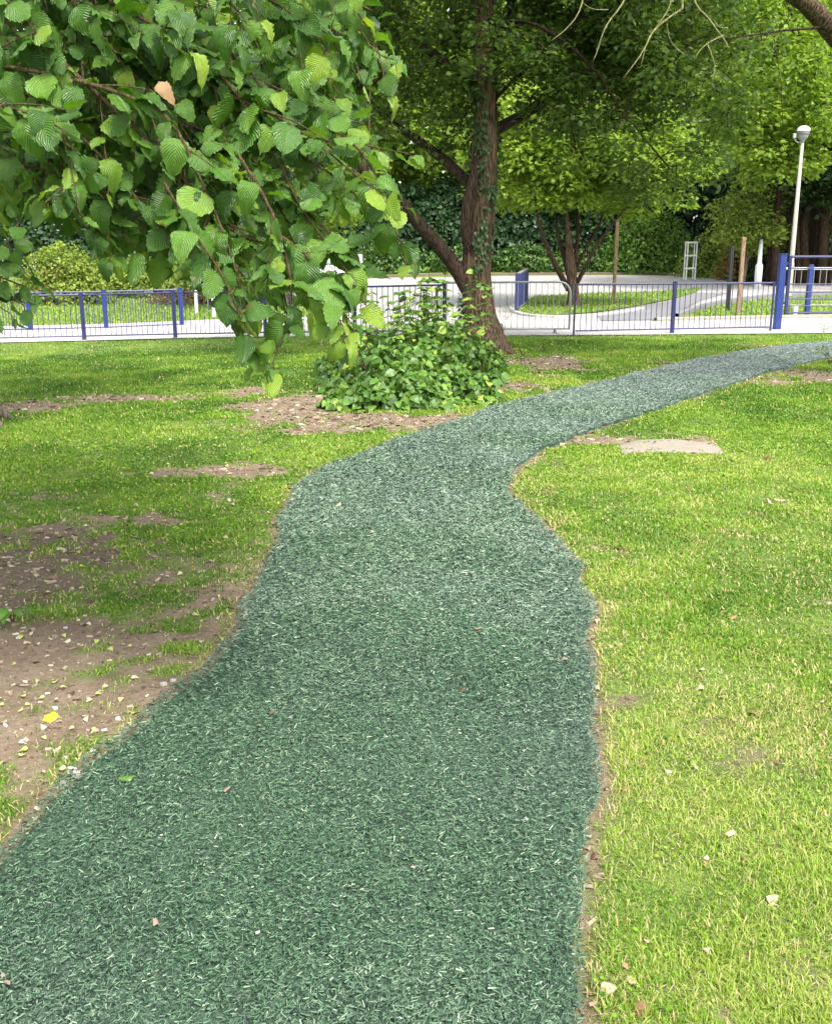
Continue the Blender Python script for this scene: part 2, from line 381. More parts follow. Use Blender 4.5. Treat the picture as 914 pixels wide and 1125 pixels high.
def spray(centres, per, spread, size, outc=None, droop=.3, flat=.45, szv=.35, up=.8):
    """leaf positions, frames and sizes around cluster centres"""
    n = len(centres)*per; c = np.repeat(centres, per, 0)
    o = RNG.normal(0, 1, (n, 3)); o *= (RNG.random((n, 1))**.4)*1.0/np.maximum(np.linalg.norm(o, axis=1, keepdims=True), .3)
    sp = np.repeat(np.asarray(spread)*np.ones(len(centres)), per)[:, None]
    o = o*sp; o[:, 2] *= flat
    hd = nrm(o*np.array([1, 1, .3])+RNG.normal(0, .05, (n, 3)))
    o[:, 2] -= droop*np.linalg.norm(o[:, :2], axis=1)
    ax = nrm(hd+np.array([0, 0, -.35])+RNG.normal(0, .35, (n, 3)))
    nr = nrm(np.array([0, 0, up])+.35*hd+RNG.normal(0, .42, (n, 3)))
    return c+o, frames(ax, nr), size*(1-szv/2+szv*RNG.random(n))

# ------------------------------------------------------------------ path outline (paired stations left / right)
LE = [(-1.75, -4), (-1.7, -1), (-1.62, .6), (-1.45, 1.5)]
RE = [(-.1, -4), (.05, -1), (.22, .6), (.30, 1.3)]
Lpx = [(-60, 998), (0, 940), (60, 882), (112, 824), (163, 784), (206, 746), (241, 710), (262, 671), (289, 638), (301, 606), (304, 575), (314, 551), (350, 517), (396, 501), (440, 482), (494, 465), (555, 443), (655, 423), (712, 407), (794, 390), (859, 380), (914, 375), (985, 370)]
Rpx = [(648, 1125), (645, 1052), (652, 960), (652, 880), (650, 800), (647, 745), (646, 705), (646, 668), (645, 636), (624, 604), (602, 584), (581, 566), (561, 545), (556, 531), (562, 519), (589, 497), (634, 480), (683, 462), (736, 446), (802, 423), (843, 409), (914, 393), (1000, 383)]
LE += [tuple(G(*p)[:2]) for p in Lpx]; RE += [tuple(G(*p)[:2]) for p in Rpx]
LE = np.array(LE); RE = np.array(RE)
LE2 = smooth_poly(LE, 2); RE2 = smooth_poly(RE, 2)
NS = 900
LE3 = resample(LE2, NS); RE3 = resample(RE2, NS)
def wob(E, s):
    T = nrm(np.gradient(E, axis=0)); Nn = np.stack([-T[:, 1], T[:, 0]], 1)
    t = np.arange(len(E))*.045
    return E+Nn*((fbm(t*3.0, t*0+s, s, 5)-.5)*.13)[:, None]
LE3 = wob(LE3, 3.); RE3 = wob(RE3, 9.)
# re-pair stations by the original station parameter
def param_resample(E, Eorig):
    # station index of each fine point -> interpolate on common parameter
    d = np.linalg.norm(E[:, None, :]-Eorig[None], axis=2); idx = np.maximum.accumulate(np.argmin(d, 1)*0+0)
    return E
PATH_POLY = np.vstack([LE3, RE3[::-1]])
def inpoly(x, y, poly):
    x = np.asarray(x); y = np.asarray(y); c = np.zeros(x.shape, bool)
    x0, y0 = poly[:, 0], poly[:, 1]; x1, y1 = np.roll(x0, -1), np.roll(y0, -1)
    for a, b, p, q in zip(x0, y0, x1, y1):
        if b == q: continue
        m = ((b > y) != (q > y)); c ^= m & (x < (p-a)*(y-b)/(q-b)+a)
    return c
PATH_SM = np.vstack([resample(LE3, 150), resample(RE3, 150)[::-1]])
def pathdist(x, y):
    """distance to the path outline (positive outside, negative inside)"""
    x = np.asarray(x, float); y = np.asarray(y, float); best = np.full(x.shape, 1e9)
    for E in (resample(LE3, 200), resample(RE3, 200)):
        for a, b in zip(E[:-1], E[1:]):
            d = b-a; t = np.clip(((x-a[0])*d[0]+(y-a[1])*d[1])/max(d@d, 1e-9), 0, 1)
            best = np.minimum(best, np.hypot(x-a[0]-t*d[0], y-a[1]-t*d[1]))
    return np.where(inpoly(x, y, PATH_SM), -best, best)
PZ = .022
# ------------------------------------------------------------------ bare soil mask
BLOBS = []
def blob(px, py, rx, ry, s=1.0, dark=0.):
    g = G(px, py); BLOBS.append((g[0], g[1], rx, ry, s, dark))
blob(20, 720, .75, .62, 1.5, .1); blob(90, 770, .60, .40, 1.25, 0); blob(20, 620, .75, .55, 1.2, 1.0); blob(160, 700, .45, .30, 1.0, 0); blob(-60, 800, .6, .6, 1.4, .2)
blob(230, 668, .30, .35, .75, 0); blob(-120, 650, 1.0, .9, 1.6, .8); blob(30, 850, .25, .25, .8, 0)
blob(330, 447, .72, 1.0, 1.7); blob(395, 460, .6, .5, 1.3); blob(270, 430, .4, .55, 1.3); blob(120, 438, 1.0, .5, 1.35); blob(20, 445, .9, .7, 1.35, .3); blob(350, 470, .4, .4, .9)
blob(265, 517, .5, .2, 1.1); blob(150, 572, .4, .22, 1.0, .2); blob(190, 522, .35, .14, .8); blob(60, 540, .4, .2, .6); blob(120, 640, .5, .4, .9, .2); blob(70, 590, .6, .3, 1.0, .5)
blob(600, 398, .75, 1.3, 1.35, .4); blob(560, 425, .5, .8, 1.1, .3); blob(470, 462, 1.0, .5, 1.25, .2); blob(640, 402, .5, .8, .7, .2)
blob(665, 484, .32, .26, 1.3); blob(745, 487, .50, .36, .9); blob(835, 415, .55, .7, 1.0, .3); blob(885, 412, .6, .8, 1.25, .3); blob(735, 398, .5, .35, 1.0, .4)
blob(860, 380, .9, .25, .9, .5); blob(690, 768, .07, .05, .9, .5); blob(905, 430, .5, .6, .6); blob(605, 507, .25, .12, .7); blob(655, 600, .12, .12, .6)
def soilmask(x, y):
    n = fbm(x*2.3, y*2.3, 5, 5); n2 = fbm(x*9, y*9, 8, 3)
    s = np.zeros_like(x); dk = np.zeros_like(x)
    for bx, by, rx, ry, st, d in BLOBS:
        g = st*np.exp(-((x-bx)/rx)**2*1.0-((y-by)/ry)**2*1.0); s = np.maximum(s, g); dk = np.maximum(dk, d*np.clip(g*1.3, 0, 1))
    m = s*1.15+(n-.5)*1.5+(n2-.5)*1.5-.36
    return np.clip(m*1.7, 0, 1), dk
def edge_soil(d, x, y):
    w = (.03+.13*np.clip(fbm(x*1.7, y*1.7, 21, 3)-.28, 0, 1))*np.where((x > .1) & (y < 7), .55, 1)
    return np.clip(1.3-np.abs(d)/w, 0, 1)

# ------------------------------------------------------------------ ground sheet
xs = np.concatenate([-np.geomspace(500, 9.5, 26), np.arange(-9, 9.01, .06), np.geomspace(9.5, 500, 26)])
ys = np.concatenate([[-300, -120, -50, -20, -8, -4], np.arange(-2, 1.0, .3), np.arange(1.0, 19.5, .06), np.arange(20, 70, 1.0), np.geomspace(72, 900, 16)])
gx, gy = np.meshgrid(xs, ys)
fx, fy = gx.ravel(), gy.ravel()
pd = np.full(fx.shape, 9.); near = (np.abs(fx) < 9.6) & (fy < 20) & (fy > -4.1)
pd[near] = pathdist(fx[near], fy[near])
sm, dk = soilmask(fx, fy); sm = np.where(near, sm, 0)
sm = np.maximum(sm, np.where(near, edge_soil(pd, fx, fy), 0))
def gbump(x, y): return np.where((np.abs(x) < 9.4) & (y < 19) & (y > -2), (fbm(x*.9, y*.9, 2, 3)-.5)*.05+(fbm(x*7, y*7, 4, 3)-.5)*.018, 0)
def gz(x, y, d=None):
    b = gbump(x, y)
    if d is not None: b = np.where(d < .0, -.012, b*np.clip(d/.25, .15, 1))
    return terr(x, y)+b
zz = gz(fx, fy, pd)
D = np.stack([sm, dk, np.zeros_like(fx), np.ones_like(fx)], 1)
nx, ny = len(xs), len(ys)
i, j = np.meshgrid(np.arange(ny-1), np.arange(nx-1), indexing='ij')
q = np.stack([i*nx+j, i*nx+j+1, (i+1)*nx+j+1, (i+1)*nx+j], -1).reshape(-1, 4)
mb = MB(); mb.add(np.stack([fx, fy, zz], 1), [q], D)
tag(mb.build('ground', M['lawn'], smooth=True), kind='structure')

# path sheet
cols = 26; t = np.linspace(0, 1, cols)
# pair stations: for each fine left point use right point at same original station parameter
def station(E3, E2, Eo):
    s2 = np.linspace(0, len(Eo)-1, len(E2)); d = ((E3[:, None]-E2[None])**2).sum(2); return s2[np.argmin(d, 1)]
sl = station(LE3, LE2, LE); sr = station(RE3, RE2, RE); S = np.linspace(0, len(LE)-1, NS)
Lp = np.stack([np.interp(S, sl+np.arange(NS)*1e-6, LE3[:, k]) for k in (0, 1)], 1); Rp = np.stack([np.interp(S, sr+np.arange(NS)*1e-6, RE3[:, k]) for k in (0, 1)], 1)
PX = Lp[:, None, :]*(1-t)[None, :, None]+Rp[:, None, :]*t[None, :, None]
px_, py_ = PX[..., 0].ravel(), PX[..., 1].ravel()
pz = terr(px_, py_)+PZ+(fbm(px_*30, py_*30, 6, 3)-.5)*.010+(fbm(px_*2, py_*2, 16, 3)-.5)*.012
edge = np.tile(np.minimum(t, 1-t) < .001, NS); pz = np.where(edge, terr(px_, py_)-.02, pz)
i, j = np.meshgrid(np.arange(NS-1), np.arange(cols-1), indexing='ij')
q = np.stack([i*cols+j, i*cols+j+1, (i+1)*cols+j+1, (i+1)*cols+j], -1).reshape(-1, 4)
mb = MB(); mb.add(np.stack([px_, py_, pz], 1), [q[:, ::-1]])
tag(mb.build('path', M['rubber'], smooth=True), kind='structure')
PATH_FINE = np.vstack([Lp, Rp[::-1]])

# shreds of rubber bonded into the path
def density_points(n, x0, x1, y0, y1, falloff, y_ref=1.8):
    """points whose density falls with distance so near ground carries more detail"""
    a = 1-falloff
    u = RNG.random(n); d = (y0**(a+1)+(y1**(a+1)-y0**(a+1))*u)**(1/(a+1))
    g_ = RNG.random(n)*2-1; th = np.where(RNG.random(n) < .76, g_*.58, np.sign(g_)*(.58+.52*np.abs(g_)))
    return d*th, d
nsh = 1000000
x, y = density_points(nsh, -6, 6, 1.45, 18.5, 1.15)
ok = inpoly(x, y, PATH_SM); x, y = x[ok], y[ok]; dist = np.hypot(x, y)
n = len(x)
sz = .009+.016*RNG.random(n)**1.8; sz *= np.clip(dist/3.4, .8, 1.7)
wd = (.0023+.0034*RNG.random(n)**1.5)*np.clip(dist/3.4, .85, 2.2)
ang = RNG.normal(.9, 1.1, n)+3.5*(fbm(x*2.5, y*2.5, 33, 2)-.5)
tl = RNG.normal(0, .30, n)
ax = np.stack([np.cos(ang)*np.cos(tl), np.sin(ang)*np.cos(tl), np.sin(tl)], 1)
nr = np.stack([RNG.normal(0, .55, n), RNG.normal(0, .55, n), np.ones(n)], 1)
Fr = frames(ax, nr)
SV = np.array([(-.5, -.5, -.2), (0, -.42, .35), (.5, -.5, -.2), (-.32, .5, -.2), (.04, .55, .2), (.38, .44, -.2)])
SF = [np.array([[0, 1, 4, 3], [1, 2, 5, 4]])]
posn = np.stack([x, y, terr(x, y)+PZ+.002+.010*RNG.random(n)], 1)
r1 = np.clip(.46+RNG.normal(0, .25, n)+.25*(fbm(x*1.1, y*1.1, 44, 3)-.5)+.22*(RNG.random(n) < .05)+.16*(fbm(x*2.6+y, y*.7, 47, 3)-.5)+.12*sstep(2.5, 6, y)+.16*sstep(6, 15, y)*RNG.random(n)**.5+.22*sstep(11, 17, y)*RNG.random(n), 0, 1)  # farther shreds paler: low-angle sheen of the path put into their colour
mb = MB(); mb.inst(SV, SF, posn, Fr, np.stack([wd, sz, wd], 1), r1=r1, r2=np.clip(.06+.7*(fbm(x*1.3, y*1.3, 55, 4)-.45)+.22*sstep(4, 9, y)+.45*sstep(9.5, 15, y)+RNG.normal(0, .1, n), 0, .95))  # r2: patchy greying, plus painted sky sheen that grows along the far path
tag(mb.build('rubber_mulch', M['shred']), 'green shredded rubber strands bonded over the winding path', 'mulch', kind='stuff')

# ------------------------------------------------------------------ grass blades
EXCL = []   # rectangles without blades (concrete slab)
slabc = (G(745, 487)); 
nb = 2000000
x, y = density_points(nb, -9, 9, 1.5, 18.9, 1.25)
x2, y2 = density_points(250000, -9, 9, 10, 21.8, 0.1); x = np.concatenate([x, x2]); y = np.concatenate([y, y2])
pdv = pathdist(x, y)
s_, dk_ = soilmask(x, y); es = edge_soil(pdv, x, y)
cl = fbm(x*3.1, y*3.1, 61, 3)
keep = (pdv > .012) & (RNG.random(len(x)) > np.clip(np.maximum(s_*1.0, es*.93), 0, .965)) & (RNG.random(len(x)) < .62+.8*(cl-.3))
_pn = np.array([G(*p)[:2] for p in [(-260, 384), (0, 377), (90, 375), (200, 372), (290, 370.5), (450, 369.5), (640, 369), (740, 368), (914, 366.5), (1100, 365)]]); lawn_far = np.interp(x, _pn[:, 0], _pn[:, 1])
slab_rect = (1.72, 2.50, 8.02, 8.62)
ins = (x > slab_rect[0]) & (x < slab_rect[1]) & (y > slab_rect[2]) & (y < slab_rect[3])
keep &= ~ins & (y < lawn_far+.1)
x, y, cl, pdv, s_ = x[keep], y[keep], cl[keep], pdv[keep], s_[keep]; n = len(x); dist = np.hypot(x, y)
h = (.008+.016*RNG.random(n)**1.9)*(0.7+.9*cl)*np.clip(1.1-.4*s_, .5, 1)
h *= np.clip(dist/9, 1, 1.5)
w = .0020+.0018*RNG.random(n); w *= np.clip(dist/2.6, .9, 4.5)
az = RNG.random(n)*6.283; lean = RNG.normal(.92, .38, n)
ax = np.stack([np.cos(az)*np.sin(lean), np.sin(az)*np.sin(lean), np.abs(np.cos(lean))+.08], 1)
nr = np.stack([np.cos(az)*-.6, np.sin(az)*-.6, np.ones(n)], 1)+RNG.normal(0, .3, (n, 3))
GV = np.array([(-.5, 0, 0), (.5, 0, 0), (-.42, .55, .10), (.42, .55, .10), (0, 1, .0)])
GF = [np.array([[0, 1, 3, 2]]), np.array([[2, 3, 4]])]
patch = .5+1.35*(fbm(x*1.1, y*1.1, 71, 4)-.5); pf = fbm(x*5, y*5, 73, 3)
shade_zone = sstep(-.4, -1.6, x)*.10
right = sstep(.2, .9, x)*sstep(9, 5, y)
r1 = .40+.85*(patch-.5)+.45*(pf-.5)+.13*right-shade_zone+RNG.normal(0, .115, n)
dry = RNG.random(n) < (.06+.32*sstep(.56, .72, fbm(x*1.6, y*1.6, 83, 4))*(.4+.6*right)*(1-.6*sstep(4, 9, dist))+.14*right*np.clip(1.6-cl*1.4, .2, 1)+.30*np.exp(-pdv/.10)+.18*s_)
r1 = np.where(dry, .86+.14*RNG.random(n), np.clip(r1, 0, .80))
hh = h*1.35
mb = MB(); mb.inst(GV, GF, np.stack([x, y, gz(x, y, pdv)-.003], 1), frames(ax, nr), np.stack([w, hh, hh], 1), r1=r1)
# small broad leaves of clover and plantain in the sward
nc = 150000; cx, cy = density_points(nc, -9, 9, 1.6, 14, 1.1); pc = pathdist(cx, cy)
ss, _ = soilmask(cx, cy); kk = (pc > .03) & (fbm(cx*2.2, cy*2.2, 91, 3)+.5*(RNG.random(nc)-.5) > .56) & (ss < .5)
cx, cy, pc = cx[kk], cy[kk], pc[kk]; ncc = len(cx)
aa = RNG.random(ncc)*6.283
axc = np.stack([np.cos(aa), np.sin(aa), .25+0*aa], 1); nrc = np.array([0, 0, 1.])+RNG.normal(0, .32, (ncc, 3))
CV = np.array([(0, 0, 0), (-.42, .35, .05), (-.36, .8, .04), (0, 1, 0), (.36, .8, .04), (.42, .35, .05)]); CF = [np.array([[0, 5, 4, 3], [0, 3, 2, 1]])]
mb.inst(CV, CF, np.stack([cx, cy, gz(cx, cy, pc)+0.006+.010*RNG.random(ncc)], 1), frames(axc, nrc), (.006+.010*RNG.random(ncc)**2)*np.clip(np.hypot(cx, cy)/4, .9, 2), r1=np.clip(.42+RNG.normal(0, .2, ncc), 0, .8))
tag(mb.build('grass', M['blade']), 'short sunlit lawn grass mixed with clover either side of the green path', 'grass', kind='stuff')

# crumbs, straw and twig scraps on the bare soil
nd = 160000; x, y = density_points(nd, -6, 6, 1.8, 18, .9); d_ = pathdist(x, y); s_, _ = soilmask(x, y); s_ = np.maximum(s_, edge_soil(d_, x, y))
kp = ((d_ > .0) & (RNG.random(nd) < s_*1.1-.1)) | ((d_ < -.03) & (RNG.random(nd) < .006)); x, y, d_ = x[kp], y[kp], d_[kp]; n = len(x); az = RNG.random(n)*6.283
ax = np.stack([np.cos(az), np.sin(az), RNG.normal(.05, .15, n)], 1); nr = np.array([0, 0, 1.])+RNG.normal(0, .5, (n, 3)); big = RNG.random(n)**4; dd = np.clip(np.hypot(x, y)/4, .8, 2.2)
ln = (.005+.030*big)*dd; wd_ = np.where(RNG.random(n) < .55, ln*.7, .002*dd)
mb = MB(); mb.inst(SV, SF, np.stack([x, y, np.where(d_ < 0, terr(x, y)+PZ+.013, gz(x, y, d_)+.003)], 1), frames(ax, nr), np.stack([wd_, ln, np.minimum(wd_, .012)], 1))
M['crumb'] = leafmat('soil_crumb', [(0, (.07, .045, .03)), (.45, (.20, .14, .10)), (.8, (.32, .25, .19)), (.93, (.36, .31, .22)), (1, (.52, .48, .40))], rough=.9, trans=0, spec=.1)
tag(mb.build('soil_debris', M['crumb']), 'crumbs of earth, straw and bark scattered over bare soil and path', 'debris', kind='stuff')

# ------------------------------------------------------------------ sheets draped on the terrain beyond the lawn
def drape(name, pts, mat, dz, kind='structure', step=1.0, world=False, skirt=0):
    P = np.array(pts if world else [G(*p)[:2] for p in pts])
    lo, hi = P.min(0), P.max(0)
    ax_, ay_ = np.meshgrid(np.arange(lo[0]+.3, hi[0], step), np.arange(lo[1]+.3, hi[1], step))
    ip = np.stack([ax_.ravel(), ay_.ravel()], 1); ip = ip[inpoly(ip[:, 0], ip[:, 1], P)]
    allp = [Vector(p) for p in P]+[Vector(p) for p in ip]; nP = len(P)
    r = delaunay_2d_cdt(allp, [], [list(range(nP))], 1, 1e-4)
    V = np.array([(v.x, v.y) for v in r[0]]); F = np.array(r[2])
    Z = terr(V[:, 0], V[:, 1])+dz
    e1 = V[F[:, 1]]-V[F[:, 0]]; e2 = V[F[:, 2]]-V[F[:, 0]]; fl = (e1[:, 0]*e2[:, 1]-e1[:, 1]*e2[:, 0]) < 0
    F[fl] = F[fl][:, ::-1]
    m_ = MB(); m_.add(np.column_stack([V, Z]), [F])
    o = m_.build(name, mat, smooth=True); o['kind'] = kind; return o
def strip(name, pts, mat, w, h, z0=0, world=False, kind='structure'):
    P = smooth_poly(np.array(pts if world else [G(*p)[:2] for p in pts]), 2)
    P = resample(P, max(8, int(np.linalg.norm(np.diff(P, axis=0), axis=1).sum()/.5)))
    T = nrm(np.gradient(P, axis=0)); Nn = np.stack([-T[:, 1], T[:, 0]], 1)
    rings = []
    for (o_, z_) in ((-w/2, -.05), (-w/2, h-.012), (-w/2+.012, h), (w/2-.012, h), (w/2, h-.012), (w/2, -.05)):
        Q = P+Nn*o_; rings.append(np.column_stack([Q, terr(P[:, 0], P[:, 1])+z_+z0]))
    V = np.stack(rings, 1).reshape(-1, 3); m = len(P); i, j = np.meshgrid(np.arange(m-1), np.arange(5), indexing='ij')
    m_ = MB(); m_.add(V, [np.stack([i*6+j, i*6+j+1, (i+1)*6+j+1, (i+1)*6+j], -1).reshape(-1, 4)])
    o = m_.build(name, mat); o['kind'] = kind; return o
road_far = [(300, 318), (340, 309), (430, 305), (560, 303), (700, 302), (770, 304), (800, 309), (850, 312), (914, 312), (1010, 312)]
road_near = [(1010, 323), (914, 324), (850, 326), (800, 331), (765, 339), (740, 349), (700, 356), (560, 357), (395, 357), (380, 344), (340, 330)]
drape('road', road_far+road_near, M['asphalt'], .012)
pav_near = [(-260, 384), (0, 377), (90, 375), (200, 372), (290, 370.5), (450, 369.5), (640, 369), (740, 368), (914, 366.5), (1100, 365)]
pav_far = [(1100, 350), (914, 350), (860, 350.5), (760, 352.5), (700, 354), (620, 354), (560, 350), (480, 347), (400, 348), (300, 349), (200, 353), (130, 356), (0, 359), (-260, 366)]
drape('pavement', pav_near+pav_far, M['concrete'], .020)
drape('verge', [(562, 340), (566, 334), (590, 326), (650, 323), (720, 321), (770, 317), (764, 322), (740, 329), (700, 337), (655, 344), (610, 347), (580, 347)], M['lawn'], .035)
drape('footpath', [(655, 345), (700, 338), (740, 330), (766, 322), (800, 322), (770, 331), (745, 343), (725, 352), (660, 353)], M['tar'], .024)
strip('verge_kerb', [(590, 325), (566, 334), (560, 341), (575, 348), (612, 350), (660, 348), (705, 340)], M['concrete'], .13, .075)
strip('road_kerb', [(742, 350), (765, 340), (800, 332), (850, 326.5), (914, 324.5), (1010, 323.5)], M['tar'], .14, .13)
strip('pavement_kerb', [(720, 353), (760, 352), (860, 350), (914, 349.5), (1100, 349)], M['kerb'], .14, .09)
strip('far_kerb', [(300, 316), (340, 308), (430, 304), (560, 302), (700, 301), (770, 303), (800, 308)], M['soil'], .35, .09)

# verge grass tufts beyond the fence
nt_ = 60000; x = RNG.random(nt_)*34-17; y = 22+RNG.random(nt_)*18
roadP = np.array([G(*p)[:2] for p in road_far+road_near]); vergeP = np.array([G(*p)[:2] for p in [(562, 340), (566, 334), (590, 326), (650, 323), (720, 321), (770, 317), (764, 322), (740, 329), (700, 337), (655, 344), (610, 347), (580, 347)]])
pavP = np.array([G(*p)[:2] for p in pav_near+pav_far]); footP = np.array([G(*p)[:2] for p in [(655, 345), (700, 338), (740, 330), (766, 322), (800, 322), (770, 331), (745, 343), (725, 352), (660, 353)]])
inv = inpoly(x, y, vergeP); kp = (inv | ~(inpoly(x, y, roadP) | inpoly(x, y, pavP))) & ~inpoly(x, y, footP)
x, y, inv = x[kp], y[kp], inv[kp]; n = len(x); az = RNG.random(n)*6.283
ax = np.stack([np.cos(az)*.6, np.sin(az)*.6, np.ones(n)*.8], 1); nr = np.stack([-np.cos(az), -np.sin(az), np.ones(n)], 1)+RNG.normal(0, .3, (n, 3))
hh = .05+.05*RNG.random(n)
mb = MB(); mb.inst(GV, GF, np.stack([x, y, terr(x, y)+np.where(inv, .035, 0)], 1), frames(ax, nr), np.stack([.03+0*hh, hh, hh], 1), r1=np.clip(.6+RNG.normal(0, .16, n), 0, 1))
tag(mb.build('verge_grass', M['blade']), 'rough mown grass on the verges beyond the blue railings', 'grass', kind='stuff')

# ------------------------------------------------------------------ concrete slab
sc_ = np.array([(1.68, 8.06), (2.50, 8.02), (2.56, 8.38), (2.25, 8.62), (1.95, 8.60), (1.72, 8.34)])
P = resample(np.vstack([sc_, sc_[:1]]), 49)[:-1]; P = P+RNG.normal(0, .004, P.shape)
cen = P.mean(0); V = []; 
for s_i, z_ in ((1.0, -.05), (1.0, .020), (.975, .030), (.6, .033), (.25, .031)):
    Q = cen+(P-cen)*s_i; V += [(a, b, float(terr(a, b))+z_+.002*random.random()) for a, b in Q]
V.append((cen[0], cen[1], .031+float(terr(*cen)))); n = len(P); F4 = []; F3 = []
for k in range(4):
    for i_ in range(n): F4.append((k*n+i_, k*n+(i_+1) % n, (k+1)*n+(i_+1) % n, (k+1)*n+i_))
for i_ in range(n): F3.append((4*n+i_, 4*n+(i_+1) % n, 5*n))
M['slab'] = paint('worn_slab', (.25, .215, .17), .9, .6, (.17, .14, .11))
mb = MB(); mb.add(np.array(V)*[1, 1, .45], [np.array(F4), np.array(F3)])
tag(mb.build('paving_slab', M['slab'], smooth=True, origin=(float(cen[0]), float(cen[1]), 0)), 'pale worn concrete slab set flush in the lawn right of the path', 'slab')

# ------------------------------------------------------------------ fences, gates, posts
def railing(name, posts, label, group, mat, pmat, h=1.0, post_r=.038, thin_ends=(False, False), spacing=.115, mesh_bot=.10):
    """posts: list of world xyz; panels of slim bars between them"""
    t = thing(name, posts[0], label, 'railing', group)
    m = len(posts)
    for k, p in enumerate(posts):
        thin = (k == 0 and thin_ends[0]) or (k == m-1 and thin_ends[1])
        r = .018 if thin else post_r
        pb = MB(); pb.box(np.array(p)+[0, 0, (h+.005)/2-.03], (2*r, 2*r, h+.06)); 
        if not thin: pb.box(np.array(p)+[0, 0, h+.012], (2*r+.006, 2*r+.006, .018))
        pb.build('post', pmat, t)
    for a, b in zip(posts[:-1], posts[1:]):
        a = np.array(a); b = np.array(b); d = b-a; L_ = np.linalg.norm(d); u = d/L_; pb = MB()
        a2 = a+u*post_r; b2 = b-u*post_r
        for zz_, r in ((h-.022, .021), (mesh_bot, .017)):
            pb.tube([a2+[0, 0, zz_], b2+[0, 0, zz_]], r, 6)
        nbar = int((L_-.1)/spacing)
        for i_ in range(nbar):
            c = a+u*(L_-(nbar-1)*spacing)/2+u*spacing*i_
            pb.tube([c+[0, 0, mesh_bot], c+[0, 0, h-.03]], .0075, 5, cap=False)
        pb.build('panel', mat, t)
    return t
fp = [(-205, 382.0), (-106, 379.0), (-7, 376.3), (93, 374), (193, 371.8), (292, 370.2), (390, 369.2), (488, 368.6)]
railing('railing', [G(*p) for p in fp], 'long run of slim blue bar railings behind the lawn, left of the ivy-clad tree', 'railings along the pavement', M['navy'], M['blue'])
railing('railing', [G(630, 369), G(738, 366.6), G(846, 364.3)], 'short run of dark blue bar railings between the grey barrier and the gate post', 'railings along the pavement', M['navy'], M['blue'], thin_ends=(True, True))
railing('railing', [G(-50, 364.5), G(34, 363), G(117, 361), G(200, 357.5)], 'second run of blue railings across the pavement at far left', 'railings along the pavement', M['navy'], M['brightblue'], h=.94, post_r=.05, spacing=.13, mesh_bot=.04)
# galvanised crowd barrier with rounded corner
a = G(478, 368.2); b = G(626, 367.6); t_ = thing('crowd_barrier', a, 'galvanised crowd barrier with rounded corners filling the gap in the railings', 'barrier')
a = np.array(a); b = np.array(b); u = nrm(b-a); Ls = np.linalg.norm(b-a); lo, hi, cr = .12, 1.02, .22
fr = [a+[0, 0, lo]]
fr = [a+u*.02+[0, 0, lo], a+u*.02+[0, 0, hi-cr]]
for k in range(7): th = k/6*math.pi/2; fr.append(a+u*(.02+cr-cr*math.cos(th))+[0, 0, hi-cr+cr*math.sin(th)])
for k in range(7): th = k/6*math.pi/2; fr.append(a+u*(Ls-.02-cr+cr*math.sin(th))+[0, 0, hi-cr+cr*math.cos(th)])
fr.append(b-u*.02+[0, 0, lo]); mb = MB(); mb.tube(fr, .021, 8); mb.tube([a+[0, 0, lo], b+[0, 0, lo]], .018, 8); mb.build('frame', M['galv'], t_, True)
mb = MB(); nbar = int(Ls/.115)
for k in range(1, nbar):
    s_k = k*Ls/nbar; top = hi if cr < s_k < Ls-cr else hi-cr+math.sqrt(max(0, cr**2-(cr-min(s_k, Ls-s_k))**2))
    mb.tube([a+u*s_k+[0, 0, lo], a+u*s_k+[0, 0, top]], .0065, 5, cap=False)
mb.build('bars', M['galv'], t_)
for s_k in (.35, Ls-.3):
    c = a+u*s_k; mb = MB(); mb.tube([c+[0, 0, lo], c+[.03, -.03, .02], c+[.05, -.32, .012]], .014, 6); mb.tube([c+[.0, .02, lo-.01], c+[.02, .28, .012]], .014, 6); mb.build('foot', M['tar'], t_)
# big blue gate post and gate
g0 = G(853, 362.5); t_ = thing('gate', g0, 'bright blue tubular metal gate hung from a thick square post at right', 'gate')
mb = MB(); mb.box(g0+[0, 0, .74], (.14, .14, 1.58)); mb.box(g0+[0, 0, 1.54], (.155, .155, .022)); mb.build('gate_post', M['brightblue'], t_)
s0 = g0+[.155, 0, 0]; s1 = g0+[3.4, .05, 0]
mb = MB(); mb.box(s0+[0, 0, .92], (.06, .05, 1.18)); mb.box(s1+[0, 0, .92], (.06, .05, 1.18))
for z_, r in ((1.49, .026), (.36, .022)): mb.tube([s0+[.03, 0, z_], s1+[-.03, 0, z_]], r, 8)
mb.build('gate_frame', M['blue'], t_)
for z_ in (.94, .78, .64, .50, 1.26): mb = MB(); mb.tube([s0+[.03, 0, z_], s1+[-.03, 0, z_]], .013, 8); mb.build('bar', M['navy'], t_)
for z_ in (.55, 1.35): mb = MB(); mb.box(g0+[.10, 0, z_], (.07, .03, .05)); mb.build('hinge', M['blue'], t_)
